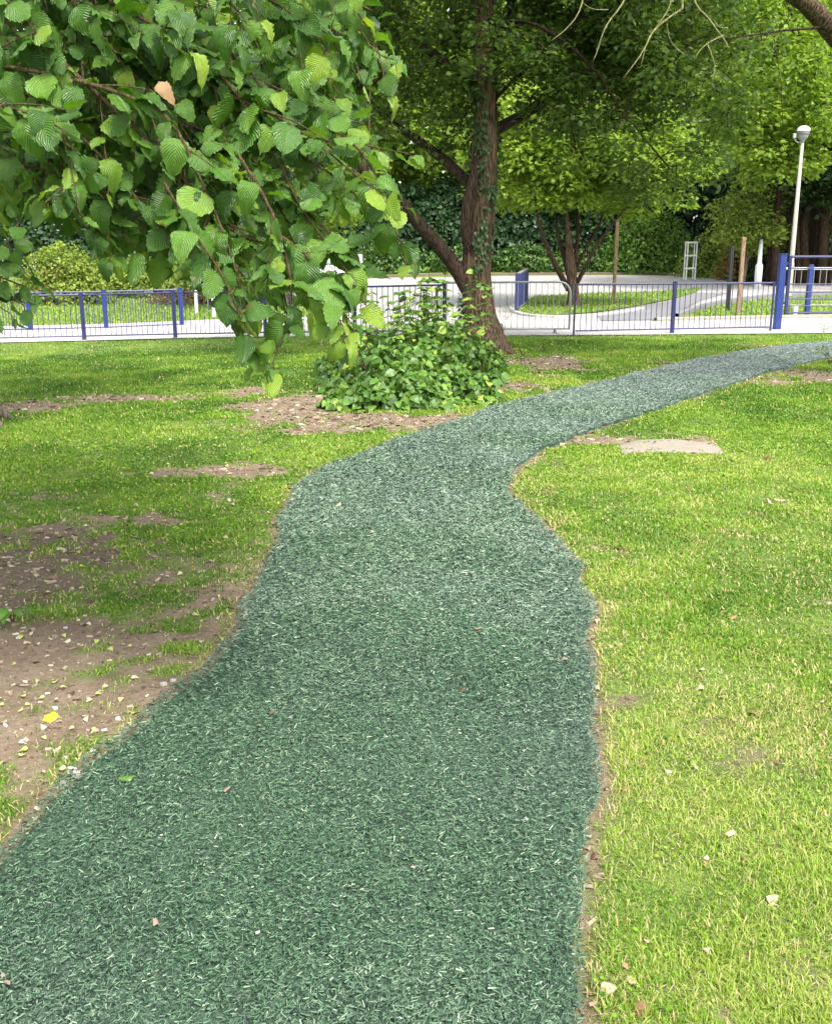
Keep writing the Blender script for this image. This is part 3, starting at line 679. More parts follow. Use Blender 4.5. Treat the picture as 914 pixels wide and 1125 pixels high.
# second gate behind
g1 = G(886, 346.5); t_ = thing('railing', g1, 'white topped railing with bright blue post behind the tubular gate', 'railing', 'railings along the pavement')
mb = MB(); mb.box(g1+[0, 0, .60], (.11, .11, 1.34)); mb.build('post', M['brightblue'], t_)
a = g1+[-.75, .1, 0]; b = g1+[3.4, .1, 0]; mb = MB(); mb.tube([a+[0, 0, 1.17], b+[0, 0, 1.17]], .032, 8); mb.build('top_rail', M['white'], t_)
mb = MB(); mb.tube([a+[0, 0, .25], b+[0, 0, .25]], .02, 8)
for k in range(26): c = a+(b-a)*(k+.5)/26; mb.tube([c+[0, 0, .25], c+[0, 0, 1.15]], .009, 5, cap=False)
mb.build('bars', M['galv'], t_)
mb = MB(); mb.box(a+[0, 0, .55], (.05, .05, 1.24)); mb.build('post', M['white'], t_)
g = G(873, 347.5); mb = MB(); mb.box((0, 0, .12), (.10, .10, .28)); tag(mb.build('marker_post', M['white'], origin=(0, 0, 0)), 'short white stump post at the foot of the tubular gate', 'post').location = g
# oblique blue panel gate standing open in the car park entrance
ga, gb = G(567.5, 344), G(578.5, 335); t_ = thing('panel_gate', ga, 'blue slatted gate leaf standing open edge on beside the round verge', 'gate')
d = gb-ga; L_ = np.linalg.norm(d[:2]); u = np.array([d[0], d[1], 0])/L_; hz = 1.02
mb = MB(); mb.box(ga+[0, 0, hz/2], (.11, .11, hz+.04)); mb.build('stile', M['blue'], t_)
mb = MB(); mb.box(gb+[0, 0, hz/2+.03], (.07, .07, hz)); mb.build('stile', M['navy'], t_)
mb = MB(); mb.tube([ga+[0, 0, hz], gb+[0, 0, hz+.04]], .035, 8); mb.tube([ga+[0, 0, .12], gb+[0, 0, .12]], .03, 8); mb.build('rail', M['galv'], t_)
mb = MB(); nsl = 22
for k in range(nsl): c = ga+(gb-ga)*(k+.5)/nsl; mb.box(c+[0, 0, .56], (.012, .11, .86), rz=math.atan2(-u[0], u[1])+.5)
mb.build('slats', M['blue'], t_)
# timber, black, white posts to the right
def simple_post(px, base, top_px, w, mat, name, label, cat='post', capm=None, taper=None, group=None):
    g = G(px, base); hgt = float(at(px, top_px, g[1])[2]-g[2]); t = thing(name, g, label, cat, group)
    mb = MB()
    if taper:
        mb.tube([g+[0, 0, -.05], g+[0, 0, hgt*.45], g+[0, 0, hgt*.5], g+[0, 0, hgt]], [w*.5, w*.5, w*.32, w*.24], 10)
    else: mb.box(g+[0, 0, hgt/2-.03], (w, w, hgt+.06))
    mb.build('shaft', mat, t, bool(taper))
    if capm: mb = MB(); mb.box(g+[0, 0, hgt+.03], (w*1.1, w*1.1, .07)); mb.build('cap', capm, t)
    return t
simple_post(799, 341, 273, .10, M['black'], 'post', 'slim black post standing on the soil verge beyond the railings', capm=M['black'])
simple_post(810.5, 346, 263, .095, M['wood'], 'timber_post', 'weathered brown timber post just right of the black post', capm=M['wood'])
simple_post(832, 315, 262, .27, M['white'], 'stepped_column', 'white stepped column on the grass behind the timber post', cat='column', capm=M['black'], taper=True)
simple_post(674, 331, 240, .10, M['wood'], 'tree_stake', 'thin pale timber stake on the round verge right of the forked tree')
simple_post(216, 344, 314, .09, M['white'], 'marker_post', 'white wooden marker post, left one of the pair beyond the left railings')
simple_post(235.5, 349, 322, .09, M['white'], 'marker_post', 'white wooden marker post nearer the pavement, right one of the pair')
# blue notice between the markers
g = G(229, 338); t_ = thing('notice', g, 'small blue notice with white bands on a slim pole behind the white marker posts', 'sign')
mb = MB(); mb.tube([g, g+[0, 0, 1.05]], .025, 8); mb.build('pole', M['galv'], t_)
mb = MB(); mb.box(g+[0, -.03, 1.05], (.34, .03, .62)); mb.build('sign_panel', M['brightblue'], t_)
for dx_, z_, w_, h_ in ((0, 1.30, .30, .07), (.02, 1.10, .22, .05), (0, .90, .28, .04)): mb = MB(); mb.box(g+[dx_, -.052, z_], (w_, .006, h_)); mb.build('band', M['white'], t_)
# metal tree guard
g = G(757, 307); t_ = thing('tree_guard', g, 'pale metal tree guard cage standing on the far bank', 'tree guard'); 
wv, hv = .36, 1.5
for sx in (-1, 1):
    for sy in (-1, 1): mb = MB(); mb.box(g+[sx*wv/2, sy*wv/2, hv/2], (.045, .045, hv)); mb.build('upright', M['white'], t_)
for z_ in (.45, .95, 1.46):
    mb = MB()
    for s_k in (-1, 1): mb.box(g+[0, s_k*wv/2, z_], (wv, .04, .06)); mb.box(g+[s_k*wv/2, 0, z_], (.04, wv, .06))
    mb.build('hoop', M['white'], t_)

# lamp post
g = G(864, 347); H_ = float(at(868, 143, g[1])[2]-g[2]); t_ = thing('street_lamp', g, 'tall cream street lamp with a domed head behind the blue gate', 'street lamp')
mb = MB(); mb.tube([g+[0, 0, -.1], g+[0, 0, 1.3], g+[0, 0, 1.36], g+[0, 0, H_-.28]], [.075, .072, .060, .038], 14); mb.build('column', M['cream'], t_, True)
mb = MB(); mb.box(g+[0, -.078, .75], (.09, .02, .5)); mb.build('access_door', M['cream'], t_)
mb = MB(); mb.lathe([(.045, H_-.28), (.06, H_-.22), (.10, H_-.19), (.122, H_-.14), (.125, H_-.08), (.125, H_-.02)], g, 20); mb.build('bowl', M['lens'], t_, True)
mb = MB(); mb.lathe([(.13, H_-.10), (.145, H_-.08), (.145, H_-.01), (.135, H_)], g, 20); mb.build('band', M['tar'], t_, True)
mb = MB(); mb.lathe([(.155, H_-.012), (.148, H_+.04), (.115, H_+.08), (.065, H_+.105), (.001, H_+.112)], g, 20); mb.build('dome', M['white'], t_, True)
mb = MB(); mb.tube([g+[-.05, 0, H_-.28], g+[-.16, 0, H_-.25], g+[-.21, 0, H_-.18]], .013, 6); mb.box(g+[-.21, 0, H_-.12], (.07, .07, .11)); mb.build('side_sensor', M['galv'], t_)

# white van mostly hidden
vp = G(372, 331); t_ = thing('van', vp, 'white van parked beyond the railings behind the hanging leaves', 'van'); z0 = vp[2]
prof = .78*np.array([(-2.2, .35), (-2.25, 1.0), (-2.2, 1.75), (-2.0, 1.9), (.8, 1.92), (1.15, 1.75), (1.7, 1.15), (2.35, .98), (2.5, .7), (2.5, .35)])
ry = 1.62; cz, sn = math.cos(ry), math.sin(ry)
def loc(x, y, z): return (vp[0]+x*cz-y*sn, vp[1]+x*sn+y*cz, z0+z)
V = [loc(a, s, b) for s in (-.80, .80) for a, b in prof]+[loc(a, s*.97, b+.01) for s in (-.92, .92) for a, b in prof]; n = len(prof)
mb = MB(); Fq = [(i_, (i_+1) % n, n+(i_+1) % n, n+i_) for i_ in range(n)]; mb.add(np.array(V[:2*n]), [np.array(Fq), np.array([list(range(n))[::-1]]), np.array([list(range(n, 2*n))])]); mb.build('body', M['white'], t_)
mb = MB(); mb.add(np.array([loc(.94, -.66, 1.32), loc(.94, .66, 1.32), loc(1.33, .70, .93), loc(1.33, -.70, .93)])+nrm(np.array([.3*cz, .3*sn, .4]))*.02, [np.array([[0, 3, 2, 1]])]); mb.build('windscreen', M['glassdark'], t_)
for s in (-1, 1): mb = MB(); mb.box(loc(.45, s*.805, 1.13), (.6, .02, .35), rz=ry); mb.build('side_window', M['glassdark'], t_)
for sx in (-1.13, 1.25):
    for s in (-.72, .72):
        mb = MB(); c0 = np.array(loc(sx, s-.1*np.sign(s), .27)); c1 = np.array(loc(sx, s+.1*np.sign(s), .27)); mb.tube([c0, c1], .27, 18); w_ = mb.build('wheel', M['tyre'], t_)
        mb = MB(); mb.tube([c1, c1+(c1-c0)*.06], .15, 12); mb.build('rim', M['galv'], w_)
for s in (-.7, .7): mb = MB(); mb.box(loc(-1.765, s, .78), (.03, .11, .3), rz=ry); mb.build('tail_light', M['redleaf'], t_)

# white gabled building far left
bp = np.array([-27.0, 62.0, float(terr(-27, 62))]); t_ = thing('house', bp, 'low white rendered house with a shallow gable at far left', 'house')
W, Dp, E_, Rg = 12., 9., 3.6, 5.4; rz = .35; cz, sn = math.cos(rz), math.sin(rz)
def bl(x, y, z): return (bp[0]+x*cz-y*sn, bp[1]+x*sn+y*cz, bp[2]+z)
mb = MB(); V = [bl(-W/2, -Dp/2, -.5), bl(W/2, -Dp/2, -.5), bl(W/2, Dp/2, -.5), bl(-W/2, Dp/2, -.5), bl(-W/2, -Dp/2, E_), bl(W/2, -Dp/2, E_), bl(W/2, Dp/2, E_), bl(-W/2, Dp/2, E_), bl(0, -Dp/2, Rg), bl(0, Dp/2, Rg)]
mb.add(np.array(V), [np.array([[1, 2, 6, 5], [3, 0, 4, 7]]), np.array([[0, 1, 5, 8, 4], [2, 3, 7, 9, 6]])]); mb.build('wall', M['render'], t_)
mb = MB()
for s in (-1, 1):
    A = np.array([bl(s*(W/2+.4), -Dp/2-.4, E_-.10), bl(s*(W/2+.4), Dp/2+.4, E_-.10), bl(0, Dp/2+.4, Rg+.06), bl(0, -Dp/2-.4, Rg+.06)]); B = A+[0, 0, .16]
    mb.add(np.vstack([A, B]), [np.array([[0, 1, 2, 3], [4, 7, 6, 5], [0, 4, 5, 1], [1, 5, 6, 2], [3, 2, 6, 7], [0, 3, 7, 4]])])
mb.build('roof', M['roof'], t_)
for xx in (-3.2, 0, 3.2):
    mb = MB(); mb.box(bl(xx, -Dp/2-.02, 1.7), (1.3, .08, 1.2), rz=rz); w_ = mb.build('window', M['white'], t_); mb = MB(); mb.box(bl(xx, -Dp/2-.07, 1.7), (1.1, .03, 1.0), rz=rz); mb.build('pane', M['glassdark'], w_)

# ------------------------------------------------------------------ trees
def crown_tree(name, label, base, trunk_pts, trunk_r, ells, ncl, per, spread, size, leaf, bark, cat='tree', group=None, limbs=(), sides=12, keep=None, droop=.35, flat=.5, ivy=None, rough=.06, up=.8, r_tip=.008, shell=.0, flute=.04, tmpl='kite', joinr=.5):
    t = thing(name, base, label, cat, group)
    base = np.array(base, float)
    tp = resample(smooth_poly(trunk_pts, 2), 22); tr = np.interp(np.linspace(0, 1, 22), np.linspace(0, 1, len(trunk_r)), trunk_r)
    tr = tr.copy(); tr[0] *= 1.35; tr[1] *= 1.12
    mb = MB(); mb.tube(tp, tr, sides, cap=False, rough=rough, flute=flute); mb.build('trunk', M[bark], t, True)
    nodes = [list(tp[7:]), list(tr[7:])]; bm_ = MB()
    for lp, lr in limbs:
        lp = resample(smooth_poly(lp, 2), 14); lr_ = np.linspace(lr[0], lr[1], 14)
        bm_.tube(lp, lr_, 9, cap=False, rough=rough, flute=flute); nodes[0] += list(lp[3:]); nodes[1] += list(lr_[3:])
    C = []
    vol = np.array([e[3]*e[4]*e[5] for e in ells]); vol = vol/vol.sum()
    while len(C) < ncl:
        e = ells[RNG.choice(len(ells), p=vol)]; v = RNG.normal(0, 1, 3); v /= np.linalg.norm(v)
        rr = (shell+(1-shell)*RNG.random())**(1/2.4)
        c = np.array(e[:3])+v*rr*np.array(e[3:6])
        nz = fbm(c[0]*.9+c[2]*.7, c[1]*.9-c[2]*.5, 5, 2)
        if nz < .36: continue
        if keep is None or keep(c): C.append(c)
    C = np.array(C)
    tree_branches(bm_, (np.array(nodes[0]), np.array(nodes[1])), C, r_tip=r_tip, sides=5, r_gain=joinr)
    bm_.build('branches', M[bark if bark != 'bark' else 'bark_dark'], t, True)
    p, Fm, s = spray(C, per, spread, size, droop=droop, flat=flat, up=up)
    if keep is not None:
        pass
    lm = MB(); lm.inst(KITE_V, KITE2_F if size > .2 else KITE_F, p, Fm, s, KITE_UV); lm.build('leaves', M[leaf], t)
    return t

# main tree with ivy, centre
b0 = G(531, 388); Y0 = b0[1]
def tp_(px, py, dy=0): return at(px, py, Y0+dy)
trunk = [tp_(533, 393), tp_(529, 365), tp_(524, 330), tp_(522, 295), tp_(526, 250), tp_(531, 200), tp_(533, 150), tp_(533, 100), tp_(530, 40), tp_(534, -30), tp_(540, -140)]
tr_ = [.34, .265, .235, .222, .205, .185, .165, .148, .125, .09, .04]
limbs = [([tp_(514, 318, -.1), tp_(497, 287, -.15), tp_(470, 258, -.3), tp_(440, 220, -.5), tp_(405, 190, -.7), tp_(365, 160, -.9), tp_(330, 120, -1)], (.125, .045)),
         ([tp_(519, 290), tp_(512, 262, -.2), tp_(512, 225, -.3), tp_(522, 190, -.2), tp_(528, 160)], (.10, .06)),
         ([tp_(527, 215), tp_(503, 188, .4), tp_(470, 160, .8), tp_(430, 135, 1.2), tp_(395, 100, 1.4)], (.10, .04)),
         ([tp_(533, 120), tp_(580, 70, .4), tp_(640, 60, .8), tp_(690, 130, 1), tp_(740, 190, 1.2)], (.03, .012)),
         ([tp_(531, 60), tp_(560, 10, -.6), tp_(640, 55, -1.0), tp_(690, 130, -1.2)], (.03, .012)),
         ([tp_(533, 100), tp_(480, 60, .3), tp_(430, 30, .5), tp_(380, 20, .6)], (.08, .03)),
         ([tp_(531, 150), tp_(620, 100, 1.5), tp_(700, 60, 2.2), tp_(770, 60, 2.8)], (.09, .03)),
         ([tp_(532, 90), tp_(560, 0, 1.0), tp_(620, -120, 1.6)], (.09, .03))]
def keep_main(c):
    x, y, d = proj(c[None]); x, y = x[0], y[0]
    if y > 262 or (500 < x < 545 and y > 95 and c[1] < Y0 and RNG.random() < .8): return False
    lowb = np.interp(x, [330, 420, 480, 560, 600, 640, 700, 760, 800], [150, 215, 215, 205, 200, 190, 235, 225, 150])
    return y < lowb+14*RNG.normal()
mt = crown_tree('deciduous_tree', 'large tree with ivy-clad rough trunk rising from the bramble patch', b0, trunk, tr_,
    [(1.1, Y0+.2, 6.6, 3.7, 3.2, 3.1), (3.4, Y0-.2, 4.1, 1.7, 1.9, 1.9), (-.7, Y0+.3, 4.4, 1.5, 1.9, 1.6), (2.6, Y0+.5, 5.4, 2.4, 2.4, 2.0), (1.2, Y0+1, 4.2, 1.3, 1.2, 1.1)],
    1050, 74, .40, .098, 'maple', 'bark', limbs=limbs, keep=keep_main, sides=20, rough=.10)
# root flare
for a_, l_ in ((-.5, .55), (.4, .6), (-2.3, .5), (2.6, .45), (1.4, .5)):
    mb = MB(); d = np.array([math.cos(a_), math.sin(a_)*.6-.2, 0]); bb = np.array([b0[0]-.02, b0[1], 0])
    mb.tube([bb+[0, 0, .35], bb+d*.22+[0, 0, .17], bb+d*.38+[0, 0, .05], bb+d*l_+[0, 0, -.03]], [.14, .12, .08, .03], 8, rough=.1); mb.build('root', M['bark'], mt, True)
# ivy on trunk
tpp = resample(smooth_poly(trunk[:9], 2), 400); trr = np.interp(np.linspace(0, 1, 400), np.linspace(0, 1, 9), tr_[:9])
n = 5200; k = RNG.integers(0, 400, n); th = RNG.random(n)*6.283
z_ = tpp[k][:, 2]; kp = (fbm(th*1.1, z_*1.3, 12, 3) > np.interp(z_, [0, .8, 1.6, 2.6, 4, 5.5], [.44, .60, .68, .62, .50, .28]))
k, th = k[kp], th[kp]; rr = trr[k]+.01+.07*RNG.random(len(k))**2
o_ = np.stack([np.cos(th), np.sin(th), 0*th], 1); P = tpp[k]+o_*rr[:, None]
Fm = frames(nrm(np.array([0, 0, -1.])+.4*o_+RNG.normal(0, .4, P.shape)), nrm(o_+[0, 0, .5]+RNG.normal(0, .3, P.shape)))
mb = MB(); mb.inst(KITE_V, KITE_F, P, Fm, .045+.045*RNG.random(len(P)), KITE_UV)
mb.build('ivy', M['ivy'], mt)

# bramble patch around its foot
def bush_h(x, y):
    yc = (y-10.3)/(15.0-10.3); xl = -1.0-.5*yc; xr = .85+.50*yc
    u = (x-(xl+xr)/2)/((xr-xl)/2); e = np.clip(1-u**2, 0, 1)**.75*np.clip(1-(2*yc-1)**4, 0, 1)**.7
    e = np.clip(e+.9*(fbm(x*2.6, y*2.6, 15, 2)-.5)*(e < .9), 0, 1)*(e > .02)
    return e*(.30+.40*np.clip(yc, 0, 1)*sstep(-1.1, .5, x)+.95*(fbm(x*2.3, y*2.1, 14, 3)-.45))
t_ = thing('bramble_bush', (0, 12.5, 0), 'low spreading green bramble bush at the foot of the large tree', 'bush')
n = 12500; x = RNG.random(n)*3.2-1.6; y = 10.25+RNG.random(n)**1.35*4.8; hb = bush_h(x, y); kp = hb > .05
x, y, hb = x[kp], y[kp], hb[kp]; n = len(x); z = hb*(1.04-.80*RNG.random(n)**1.5)
grd = np.stack([-(bush_h(x+.06, y)-bush_h(x-.06, y))/.12, -(bush_h(x, y+.06)-bush_h(x, y-.06))/.12, np.ones(n)*.9], 1); grd[:, 1] = np.clip(grd[:, 1], -2.0, .5); grd[:, 0] = np.clip(grd[:, 0], -2, 2)
nr = nrm(nrm(grd)+RNG.normal(0, .38, (n, 3))); az = RNG.random(n)*6.283; ax = np.stack([np.cos(az), np.sin(az)-.4, -.35+0*az], 1)
mb = MB(); szz = .045+.090*RNG.random(n); pick = RNG.integers(0, 3, n); P = np.stack([x, y, terr(x, y)+z], 1)
rj = np.clip(.42+RNG.normal(0, .2, n)+.5*(fbm(x*2.5, y*2.5, 50, 2)-.5), 0, 1)
for q_ in range(3):
    s_k = pick == q_; mb.inst(BL[q_][0], BL[q_][1], P[s_k], frames(ax[s_k], nr[s_k]), szz[s_k], BL[q_][2], r1=rj[s_k])
mb.build('leaves', M['bush'], t_, True)
mb = MB(); lm = MB()
for k in range(44):
    # upright sprigs
    bx = RNG.uniform(-.75, .85); by = RNG.uniform(11.6, 14.6); hh0 = RNG.uniform(.75, 1.25)
    if k > 26: bx = RNG.uniform(-.15, .75); by = RNG.uniform(13, 14.6); hh0 = RNG.uniform(.85, 1.4)
    tip = np.array([bx+RNG.normal(0, .14), by+RNG.normal(0, .15), hh0]); bs = np.array([bx, by, .05]); mid_ = (bs+tip)/2+RNG.normal(0, .05, 3)
    pts = resample(smooth_poly([bs, mid_, tip], 2), 12); mb.tube(pts, np.linspace(.008, .003, 12), 5, cap=False)
    m_ = 24; pp = pts[RNG.integers(4, 12, m_)]; a_ = RNG.random(m_)*6.283; axx = np.stack([np.cos(a_), np.sin(a_), -.1+0*a_], 1)
    lm.inst(BL[0][0], BL[0][1], pp, frames(axx, np.array([0, -.3, 1])+RNG.normal(0, .4, (m_, 3))), .07+.055*RNG.random(m_), BL[0][2])
for k in range(160):
    bx = RNG.uniform(-1.1, 1.0); by = RNG.uniform(10.6, 14.8); hh0 = float(bush_h(np.array([bx]), np.array([by]))[0])
    if hh0 < .1: continue
    a_ = RNG.random()*6.28; mb.tube([(bx, by, 0), (bx+.1*math.cos(a_), by+.1*math.sin(a_), hh0*.5), (bx+.3*math.cos(a_), by+.3*math.sin(a_), hh0*.85)], [.006, .005, .002], 4, cap=False)
mb.build('stems', M['twig'], t_, True); lm.build('sprig_leaves', M['bush'], t_, True)
# lower grasses round it : russet dry stems
# ------------------------------------------------------------------ background trees
def bgtree(label, x, y, H, rx, rz, leaf, ncl, per, size, r=.25, bark='bark_grey', name='deciduous_tree', low=None, spread=1.0, cat='tree', group='trees beyond the car park', ry=None, lean=0, flat=.6, up=.6, shell=.25, stems=1):
    z0 = float(terr(x, y)); cz_ = z0+H-rz
    tk = [(x, y, z0-.1), (x+.1+lean*.3, y, z0+H*.3), (x+lean*.6, y, z0+H*.6), (x+lean, y, z0+H*.85)]
    lm = []
    for k in range(5 if stems == 1 else stems):
        a_ = k*1.3+x; zz0 = z0+H*(.2+.08*k) if stems == 1 else z0+.2
        lm.append(([(x+lean*.2, y, zz0), (x+math.cos(a_)*rx*.3, y+math.sin(a_)*rx*.3, zz0+H*.18), (x+math.cos(a_)*rx*.6, y+math.sin(a_)*rx*.55, zz0+H*.32)], (r*.5, r*.15)))
    ry = ry or rx
    return crown_tree(name, label, (x, y, z0), tk, [r, r*.8, r*.6, r*.25], [(x+lean, y, cz_, rx, ry, rz), (x+lean*.8-rx*.3, y-ry*.2, cz_-rz*.35, rx*.75, ry*.7, rz*.6), (x+lean+rx*.35, y-ry*.1, cz_-rz*.3, rx*.7, ry*.7, rz*.6)],
        ncl, per, spread, size, leaf, bark, cat, group, limbs=lm, sides=8, droop=.3, flat=flat, up=up, shell=shell, r_tip=.015,
        keep=(None if low is None else (lambda c: c[2] > z0+low)))
B = bgtree
B('tall bright green tree filling the gap behind the large tree, just right of its trunk', 4.5, 52.5, 17, 5.2, 7.5, 'bg_bright', 330, 60, .34, low=3.2)
B('tall green tree standing left of the large tree trunk beyond the car park', -3.0, 53, 18, 5.5, 8, 'bg_bright', 330, 60, .34, low=3.5)
B('broad green tree left of centre beyond the car park', -10.5, 53, 17, 5.5, 8, 'bg_mid', 300, 55, .36, low=2.2)
B('light green tree with sunlit top right of centre beyond the car park', 11.5, 53, 18, 5.0, 8, 'bg_bright', 330, 60, .34, low=2.5)
B('dense leafy tree between the forked tree and the timber post, beyond the road', 9.5, 52.2, 10.5, 4.4, 4.8, 'bg_mid', 240, 60, .26, low=1.2)
B('yellow green sapling with russet leaves behind the timber post', 12.4, 39, 3.7, 1.3, 1.2, 'bg_gold', 60, 60, .15, low=.6, r=.09, spread=.6)
B('small bright green tree left of the large trunk, seen through its lowest limbs', -4.2, 33, 6.6, 2.8, 2.2, 'bg_bright', 190, 60, .19, low=2.6, r=.10, spread=.7)
B('drooping bright yellow green tree in front of the silvery trees, left of the lamp head', 15.9, 36, 11.5, 2.7, 3.9, 'bg_bright', 250, 60, .19, low=3.7, r=.16, bark='bark_dark', spread=.7, lean=-4.0)
B('tall pale grey green tree at the upper right beyond the lamp', 17.0, 44, 18, 5.0, 8.0, 'bg_grey', 420, 60, .34, low=4.2, r=.45, bark='bark_dark')
B('silvery leaved tree behind the street lamp', 14.8, 42, 13, 3.4, 5.6, 'bg_grey', 260, 60, .26, low=4.0, r=.3, bark='bark_dark')
B('dark many stemmed evergreen at the right edge behind the gates', 16.9, 39, 7.6, 3.2, 2.4, 'bg_dark', 150, 55, .24, low=3.1, r=.34, bark='bark_dark', stems=9)
B('tall tree with bright foliage at the far back left of centre', -6.5, 60, 22, 6.5, 10, 'bg_bright', 260, 50, .45, low=4)
B('tall hazy green tree at the very back, right of centre', 8, 62, 24, 7, 11, 'bg_bright', 300, 50, .45, low=5)
B('tall hazy green tree at the very back near the right edge', 22, 60, 24, 7, 11, 'bg_bright', 280, 50, .45, low=5)
B('tall dim tree at the very back behind the large tree', 0, 66, 25, 7, 12, 'bg_mid', 280, 50, .48, low=4)
# dark bare stems under the evergreen
# forked tree on the verge
fb = G(629, 337.5)
def f_(px, py, dy=0): return at(px, py, fb[1]+dy)
limbs = [([f_(625, 318), f_(612, 295, -.2), f_(600, 268, -.4), f_(590, 240, -.6), f_(585, 200, -.6)], (.085, .03)),
         ([f_(627, 312), f_(620, 285, .2), f_(612, 255, .3), f_(607, 215, .4)], (.075, .03)),
         ([f_(630, 310), f_(632, 280, .3), f_(636, 250, .4), f_(632, 205, .6)], (.075, .03)),
         ([f_(633, 312), f_(642, 295, -.3), f_(652, 275, -.5), f_(665, 255, -.7), f_(690, 225, -1)], (.07, .02)),
         ([f_(628, 305), f_(645, 270, .4), f_(660, 245, .7), f_(670, 205, .9)], (.055, .02))]
crown_tree('forked_tree', 'small tree forking low into spreading grey stems on the round verge', fb, [f_(629, 340), f_(630, 325), f_(629, 312), f_(627, 295), f_(625, 270), f_(622, 220)], [.19, .155, .15, .10, .06, .03],
    [(fb[0]-.2, fb[1], 4.6, 2.9, 2.6, 2.0), (fb[0]+1.6, fb[1], 4.1, 2.0, 2.0, 1.4), (fb[0]-1.5, fb[1], 4.0, 1.6, 1.8, 1.2)], 360, 70, .55, .16, 'bg_bright', 'bark', limbs=limbs, keep=lambda c: c[2] > 2.55+.25*RNG.normal(), droop=.4)

def shrub(name, label, cx, cy, rx, ry, h, leaf, n, size, cat='shrub', group=None, mi2=None, power=2.0, lump=.5):
    z0 = float(terr(cx, cy)); t = thing(name, (cx, cy, z0), label, cat, group)
    v = RNG.normal(0, 1, (n, 3)); v[:, 2] = np.abs(v[:, 2]); v = nrm(v)
    v = np.sign(v)*np.abs(v)**(2/power)
    lump_ = 1+lump*(fbm(v[:, 0]*2.2+cx+v[:, 2], v[:, 1]*2.2+v[:, 2]*2, 7, 3)-.5)*1.4
    rr = (1-.45*RNG.random(n)**2)*lump_
    P = np.stack([cx+v[:, 0]*rx*rr, cy+v[:, 1]*ry*rr, 0*rr], 1); P[:, 2] = terr(P[:, 0], P[:, 1])+v[:, 2]*h*rr
    a_ = RNG.normal(0, 1, (n, 3)); nr = nrm(v+[0, 0, .5]+RNG.normal(0, .5, (n, 3)))
    mb = MB(); mb.inst(KITE_V, KITE2_F, P, frames(nrm(a_+[0, 0, -.3]), nr), size*(.7+.6*RNG.random(n)), KITE_UV); mb.build('leaves', M[leaf], t)
    mb = MB()
    for k in range(14):
        a2 = RNG.random()*6.28; d_ = np.array([math.cos(a2)*rx*.6, math.sin(a2)*ry*.6, h*.8])
        mb.tube([(cx, cy, z0), np.array([cx, cy, z0])+d_*.5+[0, 0, .1*h], np.array([cx, cy, z0])+d_], [.03, .02, .008], 5, cap=False)
    mb.build('stems', M['bark_dark'], t, True)
    return t
# long dark hedge on the bank behind the car park
hx0, hx1 = -7.5, 13.0
t_ = thing('hedge', (3, 50, .7), 'long dark overgrown laurel hedge on the bank behind the car park', 'hedge')
n = 125000; x = RNG.uniform(hx0-14, hx1+12, n); th = RNG.random(n)*math.pi*.75; top = 3.4+1.2*fbm(x*.4, x*0, 3, 3)
yy = 49.3+.9*fbm(x*.8, th*2, 5, 3)*2-1.6*np.cos(th)*.9; z = top*np.sin(th)**.6*(.9+.25*fbm(x*1.5, th*3, 9, 3))
dd = RNG.random(n)**1.5*1.6; yy += dd
P = np.stack([x, yy, terr(x, yy)+np.maximum(z, .05)], 1)
nr = nrm(np.stack([0*x, -np.cos(th)*1.0-.2, np.sin(th)+.1], 1)+RNG.normal(0, .55, (n, 3)))
mb = MB(); mb.inst(KITE_V, KITE2_F, P, frames(RNG.normal(0, 1, (n, 3))-[0, 0, .6], nr), .26*(.7+.6*RNG.random(n)), KITE_UV); mb.build('leaves', M['bg_dark'], t_)
mb = MB()
for k in range(60):
    xx = RNG.uniform(hx0-14, hx1+12); mb.tube([(xx, 50, .6), (xx+RNG.normal(0, .3), 49.9, 2.2), (xx+RNG.normal(0, .6), 49.7, 3.8)], [.07, .05, .02], 5, cap=False)
mb.build('stems', M['bark_dark'], t_)
GS = 'low laurel mounds along the hedge foot'
for k, (xx, w_, hh_, lf) in enumerate([(-4.6, 1.6, 1.0, 'laurel'), (-1.4, 1.9, 1.3, 'laurel'), (2.0, 1.7, 1.1, 'laurel'), (5.2, 1.9, 1.2, 'laurel'), (8.4, 1.6, 1.2, 'laurel')]):
    shrub('laurel_bush', 'low green laurel mound at the foot of the dark hedge', xx, 47.2, w_, 1.0, hh_, lf, 1800, .17, group=GS)
# left shrubs
g = G(62, 336); shrub('conifer_shrub', 'rounded golden green shrub with brown patch beyond the far left railings', g[0], g[1]+1.2, 1.75, 1.3, 1.95, 'bg_gold', 7000, .12)
g = G(47, 334); shrub('conifer_shrub', 'brown bare patch of shrub tucked against the golden green shrub', g[0]+.5, g[1]+.1, .75, .6, 1.3, 'russet', 1500, .10)
g = G(150, 333); shrub('hedge', 'low yellow green hedge running right of the rounded golden shrub', g[0]+.3, g[1]+2.5, 3.0, .9, 1.45, 'bg_gold', 7000, .12, cat='hedge', power=2.8)
g = G(290, 328); shrub('hedge', 'olive green hedge behind the hanging leaf tips, left of the van', g[0]+.2, g[1]+3, 2.6, .9, 1.9, 'bg_gold', 6500, .13, cat='hedge', power=2.8)
g = G(-30, 335); shrub('conifer_shrub', 'yellow green shrub cut by the left picture edge beyond the railings', g[0]-.5, g[1]+1.5, 1.5, 1.2, 1.3, 'bg_gold', 4000, .12)
g = G(250, 333); shrub('flower_bed', 'dull purple brown low planting behind the white marker posts', g[0]-.6, g[1]-.2, 2.2, .4, .5, 'russet', 2200, .09, cat='planting')
